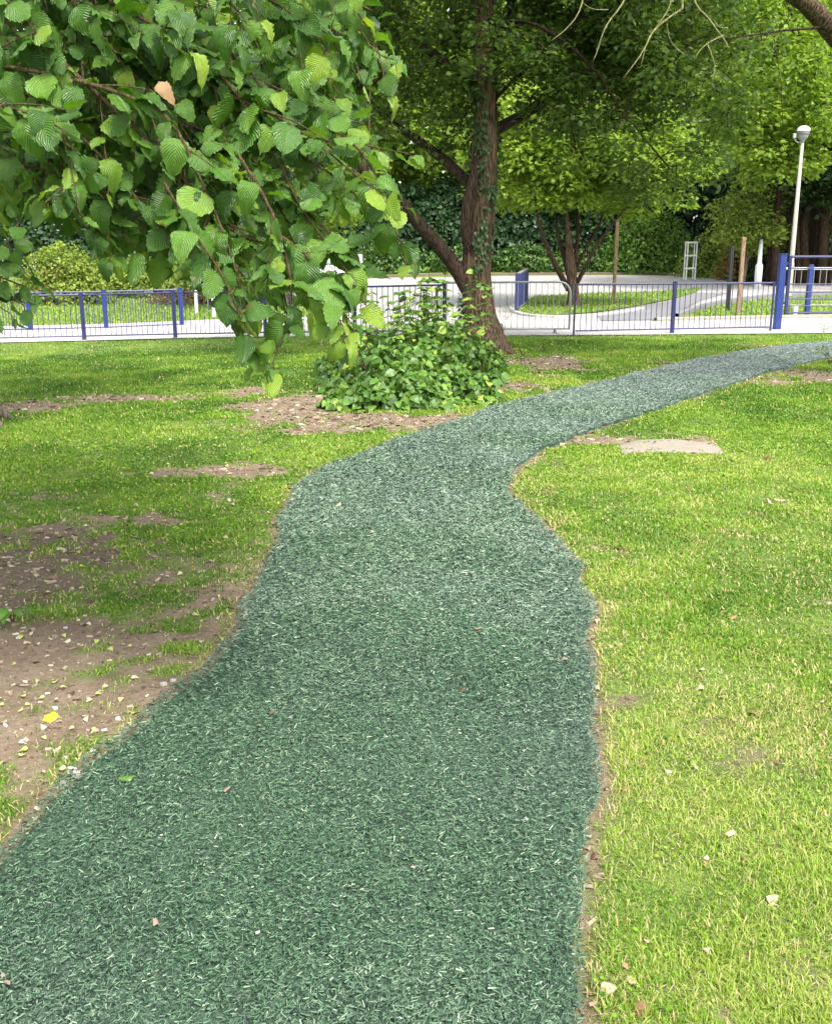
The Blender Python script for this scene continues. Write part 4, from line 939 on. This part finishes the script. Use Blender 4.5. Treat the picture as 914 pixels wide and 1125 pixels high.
# right shrubs
g = G(775, 306); shrub('shrub', 'yellow green bush right of the metal tree guard', g[0]+.6, g[1]+1.0, 1.5, .9, 1.7, 'bg_gold', 3000, .13)
g = G(838, 309); shrub('shrub', 'golden leaved shrub with orange tints behind the white column', g[0]+.2, g[1]+1.5, 1.8, 1.2, 2.3, 'bg_gold', 5500, .14)
g = G(812, 309); shrub('shrub', 'orange tinted shrub behind the timber post', g[0]+.1, g[1]+.6, .8, .7, 2.2, 'russet', 1600, .13)
g = G(726, 303); shrub('shrub', 'bushy mid green shrub left of the metal tree guard', g[0]-.2, g[1]+1.6, 2.0, 1.2, 2.6, 'bg_mid', 4500, .16)
g = G(850, 312); shrub('shrub', 'dark green shrub in the shade beside the thick gate post', g[0]+.3, g[1]+.6, 1.2, .8, 1.1, 'bg_dark', 2200, .14)
# screen of dark trunks at right edge
GT = 'dark trunks beneath the evergreen'
for k, (px, w_) in enumerate([(843, .10), (850, .15), (858, .11), (866, .17), (877, .12), (885, .19), (893, .12), (902, .20), (910, .13), (919, .2), (930, .18)]):
    g = G(px, 312+random.random()*2); t = thing('evergreen_trunk', g, 'dark bare conifer trunk standing in the row behind the right hand gates', 'tree', GT)
    mb = MB(); mb.tube([g, g+[random.uniform(-.3, .3), 0, 2.2], g+[random.uniform(-.6, .6), .2, 5.2]], [w_, w_*.8, w_*.4], 9, rough=.1); mb.build('trunk', M['bark_dark'], t, True)
    c = g+np.array([0, .1, 5.0]); C = c+RNG.normal(0, 1, (18, 3))*[.8, .7, .9]
    p, Fm, s = spray(C, 34, .6, .18, droop=.5, flat=.6); mb = MB(); mb.inst(KITE_V, KITE2_F, p, Fm, s, KITE_UV); mb.build('leaves', M['bg_dark' if k % 3 == 0 else 'bg_grey'], t)

# ------------------------------------------------------------------ near hazel tree on the left: trunk out of view, limbs hang into it
hz0 = np.array([-3.3, 3.4, 0.])
ht = thing('hazel_tree', hz0, 'broad leaved tree whose leafy boughs hang into the upper left close by', 'tree')
mb = MB(); tk = resample(smooth_poly([hz0+[0, 0, -.1], hz0+[.05, 0, 1.2], hz0+[-.05, .1, 2.4], hz0+[.1, .1, 3.6], hz0+[.3, .2, 5.2]], 2), 20); mb.tube(tk, np.linspace(.2, .07, 20), 14, rough=.08, flute=.05); mb.build('trunk', M['bark_grey'], ht, True)
SIL = np.array([(-120, -140), (418, -140), (424, 20), (405, 60), (398, 95), (425, 150), (440, 166), (410, 178), (402, 196), (440, 225), (452, 243), (425, 262), (402, 240), (374, 222), (352, 236), (354, 262), (386, 284), (402, 312), (402, 352), (388, 374), (350, 362), (326, 338), (280, 332), (240, 326), (200, 312), (165, 296), (130, 283), (90, 268), (60, 252), (30, 232), (0, 228), (-120, 262)], float)
wood = MB(); leaf_acc = []   # (pos, axis, normal, size, rnd)
def hang(pts, r0, r1, n=None):
    p = smooth_poly(pts, 2); p = resample(p, n or max(6, int(np.linalg.norm(np.diff(p, axis=0), axis=1).sum()/.05))); wood.tube(p, np.linspace(r0, r1, len(p)), 6, cap=False); return p
def leaves_along(p, gap=.038, size=.098, front=True, start=.15, rmean=.45):
    s = np.concatenate([[0], np.cumsum(np.linalg.norm(np.diff(p, axis=0), axis=1))]); T = nrm(np.gradient(p, axis=0)); side = 1
    d = s[-1]*start
    while d < s[-1]:
        i_ = min(len(p)-1, int(np.searchsorted(s, d))); pos = p[i_]; t = T[i_]; side = -side
        lat = nrm(np.cross(t, [0, -.5, .6]))*side
        ax = nrm(t*.55+lat*RNG.uniform(.2, 1.1)+np.array([.05, -.15, -.42])+RNG.normal(0, .34, 3))
        nr = nrm(np.array([.14, -.50, .80])+lat*.35+RNG.normal(0, .50, 3))
        pet = pos+ax*.016; sz = size*RNG.uniform(.50, 1.18)*(1-.25*(d/s[-1])**3)
        leaf_acc.append((pos, pet, ax, nr, sz, np.clip(rmean+RNG.normal(0, .2)+(.35 if d > s[-1]*.88 else 0), 0, 1)))
        d += gap*RNG.uniform(.6, 1.5)
def inside(P):
    x, y, d = proj(np.array([P])); return bool(inpoly(x, y, SIL)[0])
def T_(pts, d0, d1, r=.006, side=True, gap=.036, size=.098, filt=True):
    n = len(pts); P = [at(px, py, d0+(d1-d0)*k/(n-1)) for k, (px, py) in enumerate(pts)]
    p = hang(P, r, .0018); leaves_along(p, gap, size, start=.05)
    if side:
        s = 0; L_ = len(p)
        for i_ in range(3, L_-2, 3):
            t = nrm(p[min(i_+1, L_-1)]-p[i_-1]); s = 1-s
            lat = np.cross(t, [0, -1, .2])*(1 if s else -1)
            dr = nrm(t*.7+lat*.7+np.array([.1, -.05, -.35])+RNG.normal(0, .18, 3)); l_ = RNG.uniform(.10, .26)*(1-.5*i_/L_)+.04
            e = p[i_]+dr*l_+[0, 0, -.12*l_]
            if filt and not inside(e): continue
            q_ = hang([p[i_], p[i_]+dr*l_*.5, e], r*.4, .0012, 6); leaves_along(q_, .040, size*.95, start=.2)
    return p
# boughs joining trunk to the hanging twigs
J = [at(-140, -80, 3.1), at(-150, 60, 3.0), at(-120, -160, 3.6), at(60, -220, 3.2)]
hang([tk[12], (tk[12]+J[0])/2+[0, 0, .4], J[0]], .05, .025); hang([tk[9], (tk[9]+J[1])/2+[0, 0, .25], J[1]], .04, .02)
hang([tk[14], (tk[14]+J[2])/2+[0, 0, .5], J[2]], .05, .02); hang([tk[15], (tk[15]+J[3])/2+[0, 0, .7], J[3], at(180, -180, 3.2)], .05, .018)
T_([(-140, -80), (40, -10), (170, 45), (200, 77), (252, 103), (331, 141), (384, 187), (440, 226)], 3.1, 2.75, .009)
T_([(-60, -120), (80, 10), (200, 61), (282, 84), (331, 115), (351, 136), (400, 160), (448, 168)], 3.2, 2.95, .008)
T_([(-150, 60), (0, 70), (100, 90), (180, 120), (200, 150), (236, 230), (262, 300), (275, 372), (278, 398)], 2.9, 2.65, .008)
T_([(60, 60), (160, 150), (255, 253), (300, 272), (340, 292), (366, 330), (380, 370)], 2.9, 2.6, .007)
T_([(-150, 90), (-20, 110), (60, 130), (80, 160), (90, 190), (60, 212), (50, 222)], 2.7, 2.6, .006)
T_([(120, 0), (230, 60), (300, 160), (330, 230), (372, 282), (398, 330)], 2.95, 2.75, .006)
T_([(262, 170), (300, 230), (318, 290), (322, 340), (300, 398)], 2.7, 2.6, .005)
T_([(180, 200), (215, 260), (245, 300), (262, 340)], 2.65, 2.6, .004)
T_([(340, -60), (380, 0), (405, 50), (420, 62), (436, 66)], 3.4, 3.3, .005)
T_([(380, 150), (410, 180), (425, 240), (440, 262), (446, 285)], 2.85, 2.8, .004)
T_([(290, 250), (330, 270), (352, 300), (362, 345), (368, 378)], 2.7, 2.65, .004)
T_([(240, 240), (285, 275), (310, 310), (318, 345), (312, 365)], 2.8, 2.7, .004)
T_([(300, 200), (345, 240), (385, 275), (400, 310)], 2.9, 2.8, .004)
T_([(60, 120), (120, 180), (165, 235), (200, 285)], 2.95, 2.8, .005)
T_([(40, 160), (80, 200), (120, 240), (150, 272)], 3.0, 2.9, .005)
T_([(180, 180), (205, 240), (225, 290), (240, 320)], 3.0, 2.9, .004)
T_([(330, -80), (370, -20), (405, 30), (418, 60), (424, 100)], 3.2, 3.1, .005)
T_([(250, 330), (270, 352), (274, 378), (288, 395), (300, 404)], 2.6, 2.6, .003, side=False)
# procedural curtain of twigs behind the leading ones
for k in range(230):
    sx = RNG.uniform(-140, 400); sy = RNG.uniform(-160, 230); dpt = 2.8+1.5*RNG.random()**1.1; ln = RNG.uniform(90, 230)*3/dpt; an = RNG.normal(.75, .28)
    P0 = (sx, sy); P1 = (sx+ln*.5*math.cos(an-.12), sy+ln*.5*math.sin(an-.12)); P2 = (sx+ln*math.cos(an+.1), sy+ln*math.sin(an+.1))
    if not inpoly(np.array([P2[0]]), np.array([P2[1]]), SIL)[0] or not inpoly(np.array([P1[0]]), np.array([P1[1]]), SIL)[0]: continue
    T_([P0, P1, P2], dpt+.1, dpt, .004, gap=.042, size=.098)
hz_front = len(leaf_acc)
# deeper foliage of the same tree, its shade painted in as darker leaves
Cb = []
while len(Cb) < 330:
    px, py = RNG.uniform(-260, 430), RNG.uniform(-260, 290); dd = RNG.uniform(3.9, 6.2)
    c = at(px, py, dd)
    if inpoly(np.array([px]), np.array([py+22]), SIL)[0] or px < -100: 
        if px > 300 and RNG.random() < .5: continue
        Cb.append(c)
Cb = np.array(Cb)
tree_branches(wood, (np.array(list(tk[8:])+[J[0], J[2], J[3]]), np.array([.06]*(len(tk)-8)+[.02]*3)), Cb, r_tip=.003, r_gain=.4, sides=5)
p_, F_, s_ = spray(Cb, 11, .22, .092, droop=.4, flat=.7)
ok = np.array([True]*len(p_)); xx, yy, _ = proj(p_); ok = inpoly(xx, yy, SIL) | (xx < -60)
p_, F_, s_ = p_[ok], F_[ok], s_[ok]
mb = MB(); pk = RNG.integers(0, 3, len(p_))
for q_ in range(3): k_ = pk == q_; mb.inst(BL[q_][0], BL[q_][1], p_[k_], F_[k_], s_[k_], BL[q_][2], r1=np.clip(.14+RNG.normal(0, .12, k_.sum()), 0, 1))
# overhead crown casting the shade (above and beside the view)
Co = []
while len(Co) < 270:
    v = RNG.normal(0, 1, 3); v /= np.linalg.norm(v); c = np.array([-2.9, 4.4, 4.9])+v*RNG.random()**.4*np.array([2.9, 3.4, 1.8])
    x_, y_, d_ = proj(c[None])
    if -100 < x_[0] < 1000 and -60 < y_[0] < 1200 and c[1] > .3: continue
    Co.append(c)
Co = np.array(Co); tree_branches(wood, (tk[10:], np.full(len(tk)-10, .08)), Co, r_tip=.004, sides=4)
p_, F_, s_ = spray(Co, 16, .36, .10, droop=.3); mb.inst(KITE_V, KITE_F, p_, F_, s_, KITE_UV, r1=np.full(len(p_), .4))
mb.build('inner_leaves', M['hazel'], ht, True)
# left edge shoots
for pts in ([(-60, 330), (-20, 300), (5, 275), (20, 245)], [(-60, 300), (-10, 300), (15, 310), (38, 318)], [(-60, 370), (-20, 345), (0, 332), (12, 345)], [(-40, 270), (0, 270), (22, 285), (28, 300)], [(-70, 350), (-30, 320), (-5, 300), (10, 270)], [(-60, 320), (-15, 330), (10, 322), (26, 335)]):
    P = [at(px, py, 2.7) for px, py in pts]; p = hang(P, .004, .0015); leaves_along(p, .026, .066, start=.2, rmean=.15)
A = leaf_acc; pos = np.array([a[1] for a in A]); ax = np.array([a[2] for a in A]); nr = np.array([a[3] for a in A]); sz = np.array([a[4] for a in A]); rn = np.array([a[5] for a in A])
xx, yy, _ = proj(pos+ax*sz[:, None]*.5); edge_ok = np.ones(len(A), bool)
Fm = frames(ax, nr); pk = RNG.integers(0, 8, len(A)); mb = MB()
for q_ in range(8): k_ = pk == q_; mb.inst(HZ[q_][0], HZ[q_][1], pos[k_], Fm[k_], np.stack([sz[k_]*RNG.uniform(.85, 1.1, k_.sum()), sz[k_], sz[k_]], 1), HZ[q_][2], r1=rn[k_])
mb.build('leaves', M['hazel'], ht, True)
for a in A: wood.tube([a[0], a[1]+a[2]*.004], .0011, 4, cap=False)
wood.build('branches', M['twig'], ht, True)
mb = MB(); c = at(172, 90, 2.62); mb.inst(HZ[3][0], HZ[3][1], c[None], frames(np.array([[.7, -.3, -.5]]), np.array([[.1, -.8, .6]])), np.array([[.05, .06, .07]]), HZ[3][2], r1=np.array([.7])); mb.build('dead_leaf', M['deadleaf'], ht, True)
print('HAZEL', len(A))

# second tree left, with roots crossing the lawn edge
bt = np.array([-4.75, 9.6, float(terr(-4.75, 9.6))])
def keep_b(c):
    x, y, d = proj(c[None]); return not (x[0] > 330 and y[0] > -40) and c[2] > 2.35
tb = crown_tree('deciduous_tree', 'tree at the left edge whose surface root lies on bare soil', bt, [bt+[0, 0, -.1], bt+[.05, 0, 1.5], bt+[.2, 0, 3.2], bt+[.3, 0, 6]], [.26, .2, .16, .05],
    [(-4.6, 9.9, 5.0, 3.1, 3.2, 2.4)], 420, 60, .42, .095, 'maple', 'bark_grey', keep=keep_b,
    limbs=[([bt+[0, 0, 1.6], bt+[.9, .2, 2.8], bt+[2.0, .4, 3.6]], (.1, .03)), ([bt+[0, 0, 2.2], bt+[-.8, -.6, 3.4], bt+[-1.6, -1.2, 4.2]], (.1, .03)), ([bt+[.1, 0, 2.6], bt+[.4, 1.0, 3.8], bt+[.8, 1.8, 4.6]], (.09, .03))])
for e in (G(17, 458), G(6, 468), G(-30, 440)):
    mb = MB(); m0 = bt+[.1, 0, .25]; mb.tube([m0, m0*.4+e*.6+[0, 0, .06], e*.85+m0*.15+[0, 0, .0], e+[0, 0, -.05]], [.13, .09, .06, .02], 9, rough=.12); mb.build('root', M['bark_grey'], tb, True)

# right hand tree: trunk just out of view, thick limb crossing the top corner, bare lichen twigs
rt = np.array([6.6, 12.4, 0.]); tt = thing('deciduous_tree', rt, 'tree just off the right edge with a thick brown bough crossing the top right corner', 'tree')
mb = MB(); mb.tube(resample([rt+[0, 0, -.1], rt+[0, 0, 1.5], rt+[-.2, 0, 2.9], rt+[.1, 0, 4.8], rt+[.2, 0, 7.5]], 16), np.linspace(.32, .12, 16), 14, rough=.08, flute=.05); mb.build('trunk', M['bark'], tt, True)
mb = MB(); lp = [rt+[-.15, 0, 2.7], at(990, 110, 11.8), at(925, 48, 11.2), at(898, 14, 10.9), at(868, -12, 10.6), at(780, -50, 10), at(660, -90, 9.4)]
lp = resample(smooth_poly(lp, 2), 30); lr = np.interp(np.linspace(0, 1, 30), [0, .5, 1], [.15, .09, .04]); mb.tube(lp, lr, 12, rough=.14, flute=.08); mb.build('bough', M['bark'], tt, True)
C = np.array([c for c in (np.array([6.0, 11.5, 7.6])+RNG.normal(0, 1, (300, 3))*[1.5, 1.4, .9]) if proj(c[None])[1][0] < 10 or proj(c[None])[0][0] > 960]); mb = MB()
tree_branches(mb, (lp[8:], lr[8:]), C, r_tip=.006); mb.build('branches', M['bark_dark'], tt, True)
p_, F_, s_ = spray(C, 40, .4, .08); mb = MB(); mb.inst(KITE_V, KITE_F, p_, F_, s_, KITE_UV); mb.build('leaves', M['maple'], tt)
def bare(pts, Y, r): return [at(px, py, Y) for px, py in pts]
BT = [([(700, -40), (688, 0), (664, 28), (655, 60), (651, 67)], .011), ([(705, -60), (760, 2), (735, 18), (715, 35), (708, 55), (685, 85)], .012), ([(740, -30), (738, 5), (722, 28), (712, 40), (704, 72)], .007),
      ([(755, -40), (762, 4), (778, 18), (790, 36), (798, 45), (801, 55)], .010), ([(795, 38), (778, 46), (768, 55), (764, 63)], .007), ([(777, 48), (783, 62), (786, 75), (782, 87)], .006), ([(650, -60), (640, 10), (622, 32), (606, 44)], .009), ([(800, 30), (790, 30), (784, 20)], .005),
      ([(752, 60), (735, 45), (733, 25)], .004), ([(668, 10), (650, 10), (640, 2)], .005)]
mb = MB()
for pts, r in BT: q_ = resample(smooth_poly(bare(pts, 9.6, r), 2), 14); mb.tube(q_, np.linspace(r, r*.35, 14), 6, rough=.15)
tie = [(lp[-1], at(700, -60, 9.6)), (lp[-3], at(755, -50, 9.6)), (lp[-1], at(650, -70, 9.6))]
for a_, b_ in tie: mb.tube([a_, b_], [.02, .011], 6)
mb.build('bare_twigs', M['deadtwig'], tt, True)
mb = MB(); q_ = [at(px, py, 10.4) for px, py in [(870, -40), (866, 20), (850, 40), (858, 90), (860, 135)]]; mb.tube(q_, .004, 5); q_ = [at(px, py, 10.6) for px, py in [(900, 30), (860, 33), (800, 42), (780, 44)]]; mb.tube(q_, [.014, .01, .007, .004], 5); mb.build('vine', M['bark_dark'], tt)

# ------------------------------------------------------------------ small plants on the ground
def sprout(loc, n, size, hgt, mat, label, name='weed', cat='weed', group=None, tmpl=BL[1]):
    t = thing(name, loc, label, cat, group); loc = np.array(loc, float); mb = MB(); lm = MB()
    for k in range(n):
        a_ = RNG.random()*6.283; l_ = hgt*RNG.uniform(.5, 1); e = loc+[math.cos(a_)*l_*.6, math.sin(a_)*l_*.6, l_*.7]
        mb.tube([loc, (loc+e)/2+[0, 0, .02], e], .0022, 4, cap=False)
        lm.inst(tmpl[0], tmpl[1], e[None], frames(np.array([[math.cos(a_), math.sin(a_), -.2]]), np.array([[0, -.3, 1.]])+RNG.normal(0, .3, (1, 3))), np.array([size*RNG.uniform(.7, 1.2)]), tmpl[2], r1=RNG.uniform(.2, .7, 1))
    mb.build('stems', M['twig'], t); lm.build('leaves', M[mat], t, True); return t
sprout(G(14, 684), 9, .06, .14, 'bush', 'dark leafy seedling on the bare soil at the left edge')
sprout(G(905, 366), 14, .05, .35, 'bg_grey', 'pale spindly weed at the lawn edge below the gate')
sprout(G(912, 400), 26, .06, .35, 'bush', 'leafy sucker growth beside the path at the right edge')
sprout(G(556, 352), 8, .06, .5, 'bush', 'thin weed rising through the grey crowd barrier')
for k, p in enumerate([(575, 392), (598, 385)]): sprout(G(*p), 14, .06, .22, 'bg_bright', ['low lime green weed just right of the large trunk', 'smaller lime green weed further right of the large trunk'][k])

# ------------------------------------------------------------------ fallen leaves, petals and stones: one object each
def litter(px, py, size, mat, name, label, cat, group, zoff=.004, tmpl=HZ[3], onpath=False):
    g = G(px, py); d = float(pathdist(np.array([g[0]]), np.array([g[1]]))[0]); z = float(terr(g[0], g[1]))+PZ+.012 if d < 0 else float(gz(np.array([g[0]]), np.array([g[1]]), np.array([d]))[0])+.012
    mb = MB(); a_ = RNG.random()*6.283; sq = size
    if name == 'stone':
        n_ = 8; th = np.arange(n_)*2*math.pi/n_; rr = size*(.4+.2*RNG.random(n_))
        V = [(rr[i_]*math.cos(th[i_])*1.0, rr[i_]*math.sin(th[i_])*.7, -.01) for i_ in range(n_)]+[(rr[i_]*.7*math.cos(th[i_]), rr[i_]*.5*math.sin(th[i_]), size*.28) for i_ in range(n_)]
        mb.add(np.array(V), [np.array([(i_, (i_+1) % n_, n_+(i_+1) % n_, n_+i_) for i_ in range(n_)]), np.array([list(range(n_, 2*n_))])]); z -= .012
    else:
        mb.inst(tmpl[0], tmpl[1], np.zeros((1, 3)), frames(np.array([[math.cos(a_), math.sin(a_), .05]]), np.array([[0, -.25, 1.]])+RNG.normal(0, .25, (1, 3))), np.array([sq]), tmpl[2])
    o = mb.build(name, M[mat], smooth=(name != 'stone'), origin=(0, 0, 0)); o.location = (float(g[0]), float(g[1]), z)
    return tag(o, label, cat, group)
litter(48, 787, .075, 'yellowleaf', 'fallen_leaf', 'bright yellow fallen leaf on the bare soil', 'leaf', None)
litter(372, 561, .07, 'paleleaf', 'fallen_leaf', 'pale curled leaf lying on the upper bend of the green path', 'leaf', None)
litter(411, 590, .04, 'paleleaf', 'fallen_leaf', 'tiny pale leaf fragment on the path below the pale curled leaf', 'leaf', None)
litter(510, 768, .035, 'redleaf', 'fallen_leaf', 'small brown leaf scrap in the middle of the green path', 'leaf', None)
litter(498, 450, .05, 'limeleaf', 'fallen_leaf', 'lone lime leaf at the soil edge under the bramble bush', 'leaf', None)
litter(843, 552, .10, 'paleleaf', 'fallen_leaf', 'larger cream leaf, left one of the touching pair on the right lawn', 'leaf', None)
litter(856, 551, .09, 'paleleaf', 'fallen_leaf', 'cream leaf, right one of the touching pair on the right lawn', 'leaf', None)
litter(773, 759, .036, 'paleleaf', 'fallen_leaf', 'small white leaf lying alone in the middle of the right lawn', 'leaf', None)
litter(680, 605, .05, 'redleaf', 'fallen_leaf', 'small red brown leaf near the inner bend of the path', 'leaf', None)
litter(822, 785, .05, 'deadleaf', 'fallen_leaf', 'dark brown leaf on the right lawn, lower right of the white leaf', 'leaf', None)
litter(808, 680, .06, 'deadleaf', 'fallen_leaf', 'curled tan leaf on the right lawn above the small white leaf', 'leaf', None)
litter(805, 922, .042, 'paleleaf', 'fallen_leaf', 'tan upright leaf in the lower right lawn', 'leaf', None)
litter(848, 990, .038, 'paleleaf', 'fallen_leaf', 'pale cream leaf in the grass towards the bottom right corner', 'leaf', None)
litter(673, 1085, .045, 'paleleaf', 'fallen_leaf', 'whitish leaf scrap beside the path at the bottom of the lawn', 'leaf', None)
litter(690, 1083, .03, 'paleleaf', 'fallen_leaf', 'tiny white scrap just right of the whitish leaf near the path edge', 'leaf', None)
litter(696, 1112, .045, 'deadleaf', 'fallen_leaf', 'tan leaf at the very bottom of the right lawn', 'leaf', None)
litter(754, 540, .09, 'deadleaf', 'fallen_leaf', 'brown crumpled leaf in the right lawn below the slab', 'leaf', None)
litter(847, 505, .07, 'redleaf', 'fallen_leaf', 'red brown leaf right of the slab, nearer one', 'leaf', None)
litter(876, 501, .07, 'redleaf', 'fallen_leaf', 'red brown leaf right of the slab, farther right one', 'leaf', None)
litter(120, 818, .05, 'limeleaf', 'fallen_leaf', 'pale green leaf lying against the left path edge', 'leaf', None)
litter(100, 536, .06, 'redleaf', 'fallen_leaf', 'single red leaf in the left lawn', 'leaf', None)
litter(138, 868, .06, 'bush', 'fallen_leaf', 'dark green leaf lying on the path near its left edge', 'leaf', None)
for k, (px, py) in enumerate([(430, 390), (70, 860), (80, 853), (85, 857), (60, 776), (130, 790), (62, 825), (72, 833), (52, 640+0), (72, 688), (20, 700), (180, 752), (190, 748)]):
    if k == 0: continue
    litter(px, py, random.uniform(.02, .035), 'stone', 'stone', 'small whitish stone on the bare soil left of the path', 'stone', 'stones on the bare soil')
for k in range(100):
    px, py = RNG.uniform(0, 250), RNG.uniform(600, 850)
    g = G(px, py); d = pathdist(np.array([g[0]]), np.array([g[1]]))[0]; s_k, _ = soilmask(np.array([g[0]]), np.array([g[1]]))
    if d < .02 or s_k[0] < .3: continue
    litter(px, py, RNG.uniform(.018, .032), 'limeleaf' if k % 3 else 'paleleaf', 'fallen_leaf', 'small lime or cream leaf scrap scattered on the bare soil left of the path', 'leaf', 'leaf scraps on the bare soil', tmpl=BL[1])
for k in range(60):
    px, py = RNG.uniform(0, 300), RNG.uniform(430, 620)
    g = G(px, py); d = pathdist(np.array([g[0]]), np.array([g[1]]))[0]
    if d < .05: continue
    litter(px, py, RNG.uniform(.02, .04), 'limeleaf' if k % 2 else 'paleleaf', 'fallen_leaf', 'small pale leaf scrap lying in the grass on the left lawn', 'leaf', 'leaf scraps on the left lawn', tmpl=BL[1])
for k in range(40):
    px, py = RNG.uniform(600, 914), RNG.uniform(500, 1110)
    g = G(px, py); d = pathdist(np.array([g[0]]), np.array([g[1]]))[0]
    if d < .05: continue
    litter(px, py, RNG.uniform(.014, .026), ('paleleaf', 'deadleaf')[k % 2], 'fallen_leaf', 'small dry leaf scrap lying in the grass on the right lawn', 'leaf', 'leaf scraps on the right lawn', tmpl=BL[1])
for k in range(40):
    px = RNG.uniform(560, 912); py = RNG.uniform(385, 432); g = G(px, py); d = pathdist(np.array([g[0]]), np.array([g[1]]))[0]; s_k, _ = soilmask(np.array([g[0]]), np.array([g[1]]))
    if d < .05 or s_k[0] < .2: continue
    litter(px, py, RNG.uniform(.05, .09), ('redleaf', 'deadleaf', 'paleleaf')[k % 3], 'fallen_leaf', 'brown fallen leaf on the bare soil along the far stretch of path', 'leaf', 'brown leaves along the far path', tmpl=BL[1])

# ------------------------------------------------------------------ light, sky, camera
SUN_EL, SUN_AZ = R(56), R(150)      # azimuth clockwise from +Y: sun behind the viewer, a little to the right
w = bpy.data.worlds.new('World'); sc.world = w; w.use_nodes = True; N = w.node_tree.nodes; L = w.node_tree.links; N.clear()
sky = N.new('ShaderNodeTexSky'); sky.sky_type = 'NISHITA'; sky.sun_disc = False; sky.sun_elevation = SUN_EL; sky.sun_rotation = SUN_AZ; sky.dust_density = 3.0; sky.air_density = 1.0; sky.ozone_density = 1.0
hsv = N.new('ShaderNodeHueSaturation'); hsv.inputs['Saturation'].default_value = .30; hsv.inputs['Value'].default_value = 1.15; L.new(sky.outputs[0], hsv.inputs['Color'])
bg = N.new('ShaderNodeBackground'); bg.inputs['Strength'].default_value = .15; L.new(hsv.outputs[0], bg.inputs[0]); o = N.new('ShaderNodeOutputWorld'); L.new(bg.outputs[0], o.inputs[0])
sl_ = bpy.data.lights.new('sun', 'SUN'); sl_.energy = 1.5; sl_.angle = R(10); sl_.color = (1.0, .955, .88)
so = bpy.data.objects.new('sun', sl_); COL.objects.link(so)
dv = Vector((math.sin(SUN_AZ)*math.cos(SUN_EL), math.cos(SUN_AZ)*math.cos(SUN_EL), math.sin(SUN_EL))); so.rotation_euler = dv.to_track_quat('Z', 'Y').to_euler(); so.location = (0, 0, 30)
cam = bpy.data.cameras.new('camera'); co = bpy.data.objects.new('camera', cam); COL.objects.link(co); co.location = (0, 0, CAMH); co.rotation_euler = (R(90)-PITCH, 0, 0)
cam.sensor_fit = 'HORIZONTAL'; cam.sensor_width = 36; cam.lens = FPX/PW*36; cam.clip_start = .05; cam.clip_end = 3000
sc.camera = co
sc.view_settings.view_transform = 'Standard'; sc.view_settings.look = 'None'; sc.view_settings.exposure = 1.65; sc.view_settings.gamma = 1
sc.cycles.max_bounces = 6; sc.cycles.diffuse_bounces = 3; sc.cycles.glossy_bounces = 2; sc.cycles.transmission_bounces = 4; sc.cycles.caustics_reflective = False; sc.cycles.caustics_refractive = False
sc.cycles.use_adaptive_sampling = True; sc.cycles.adaptive_threshold = .015; sc.cycles.use_denoising = True; sc.cycles.sample_clamp_indirect = 6
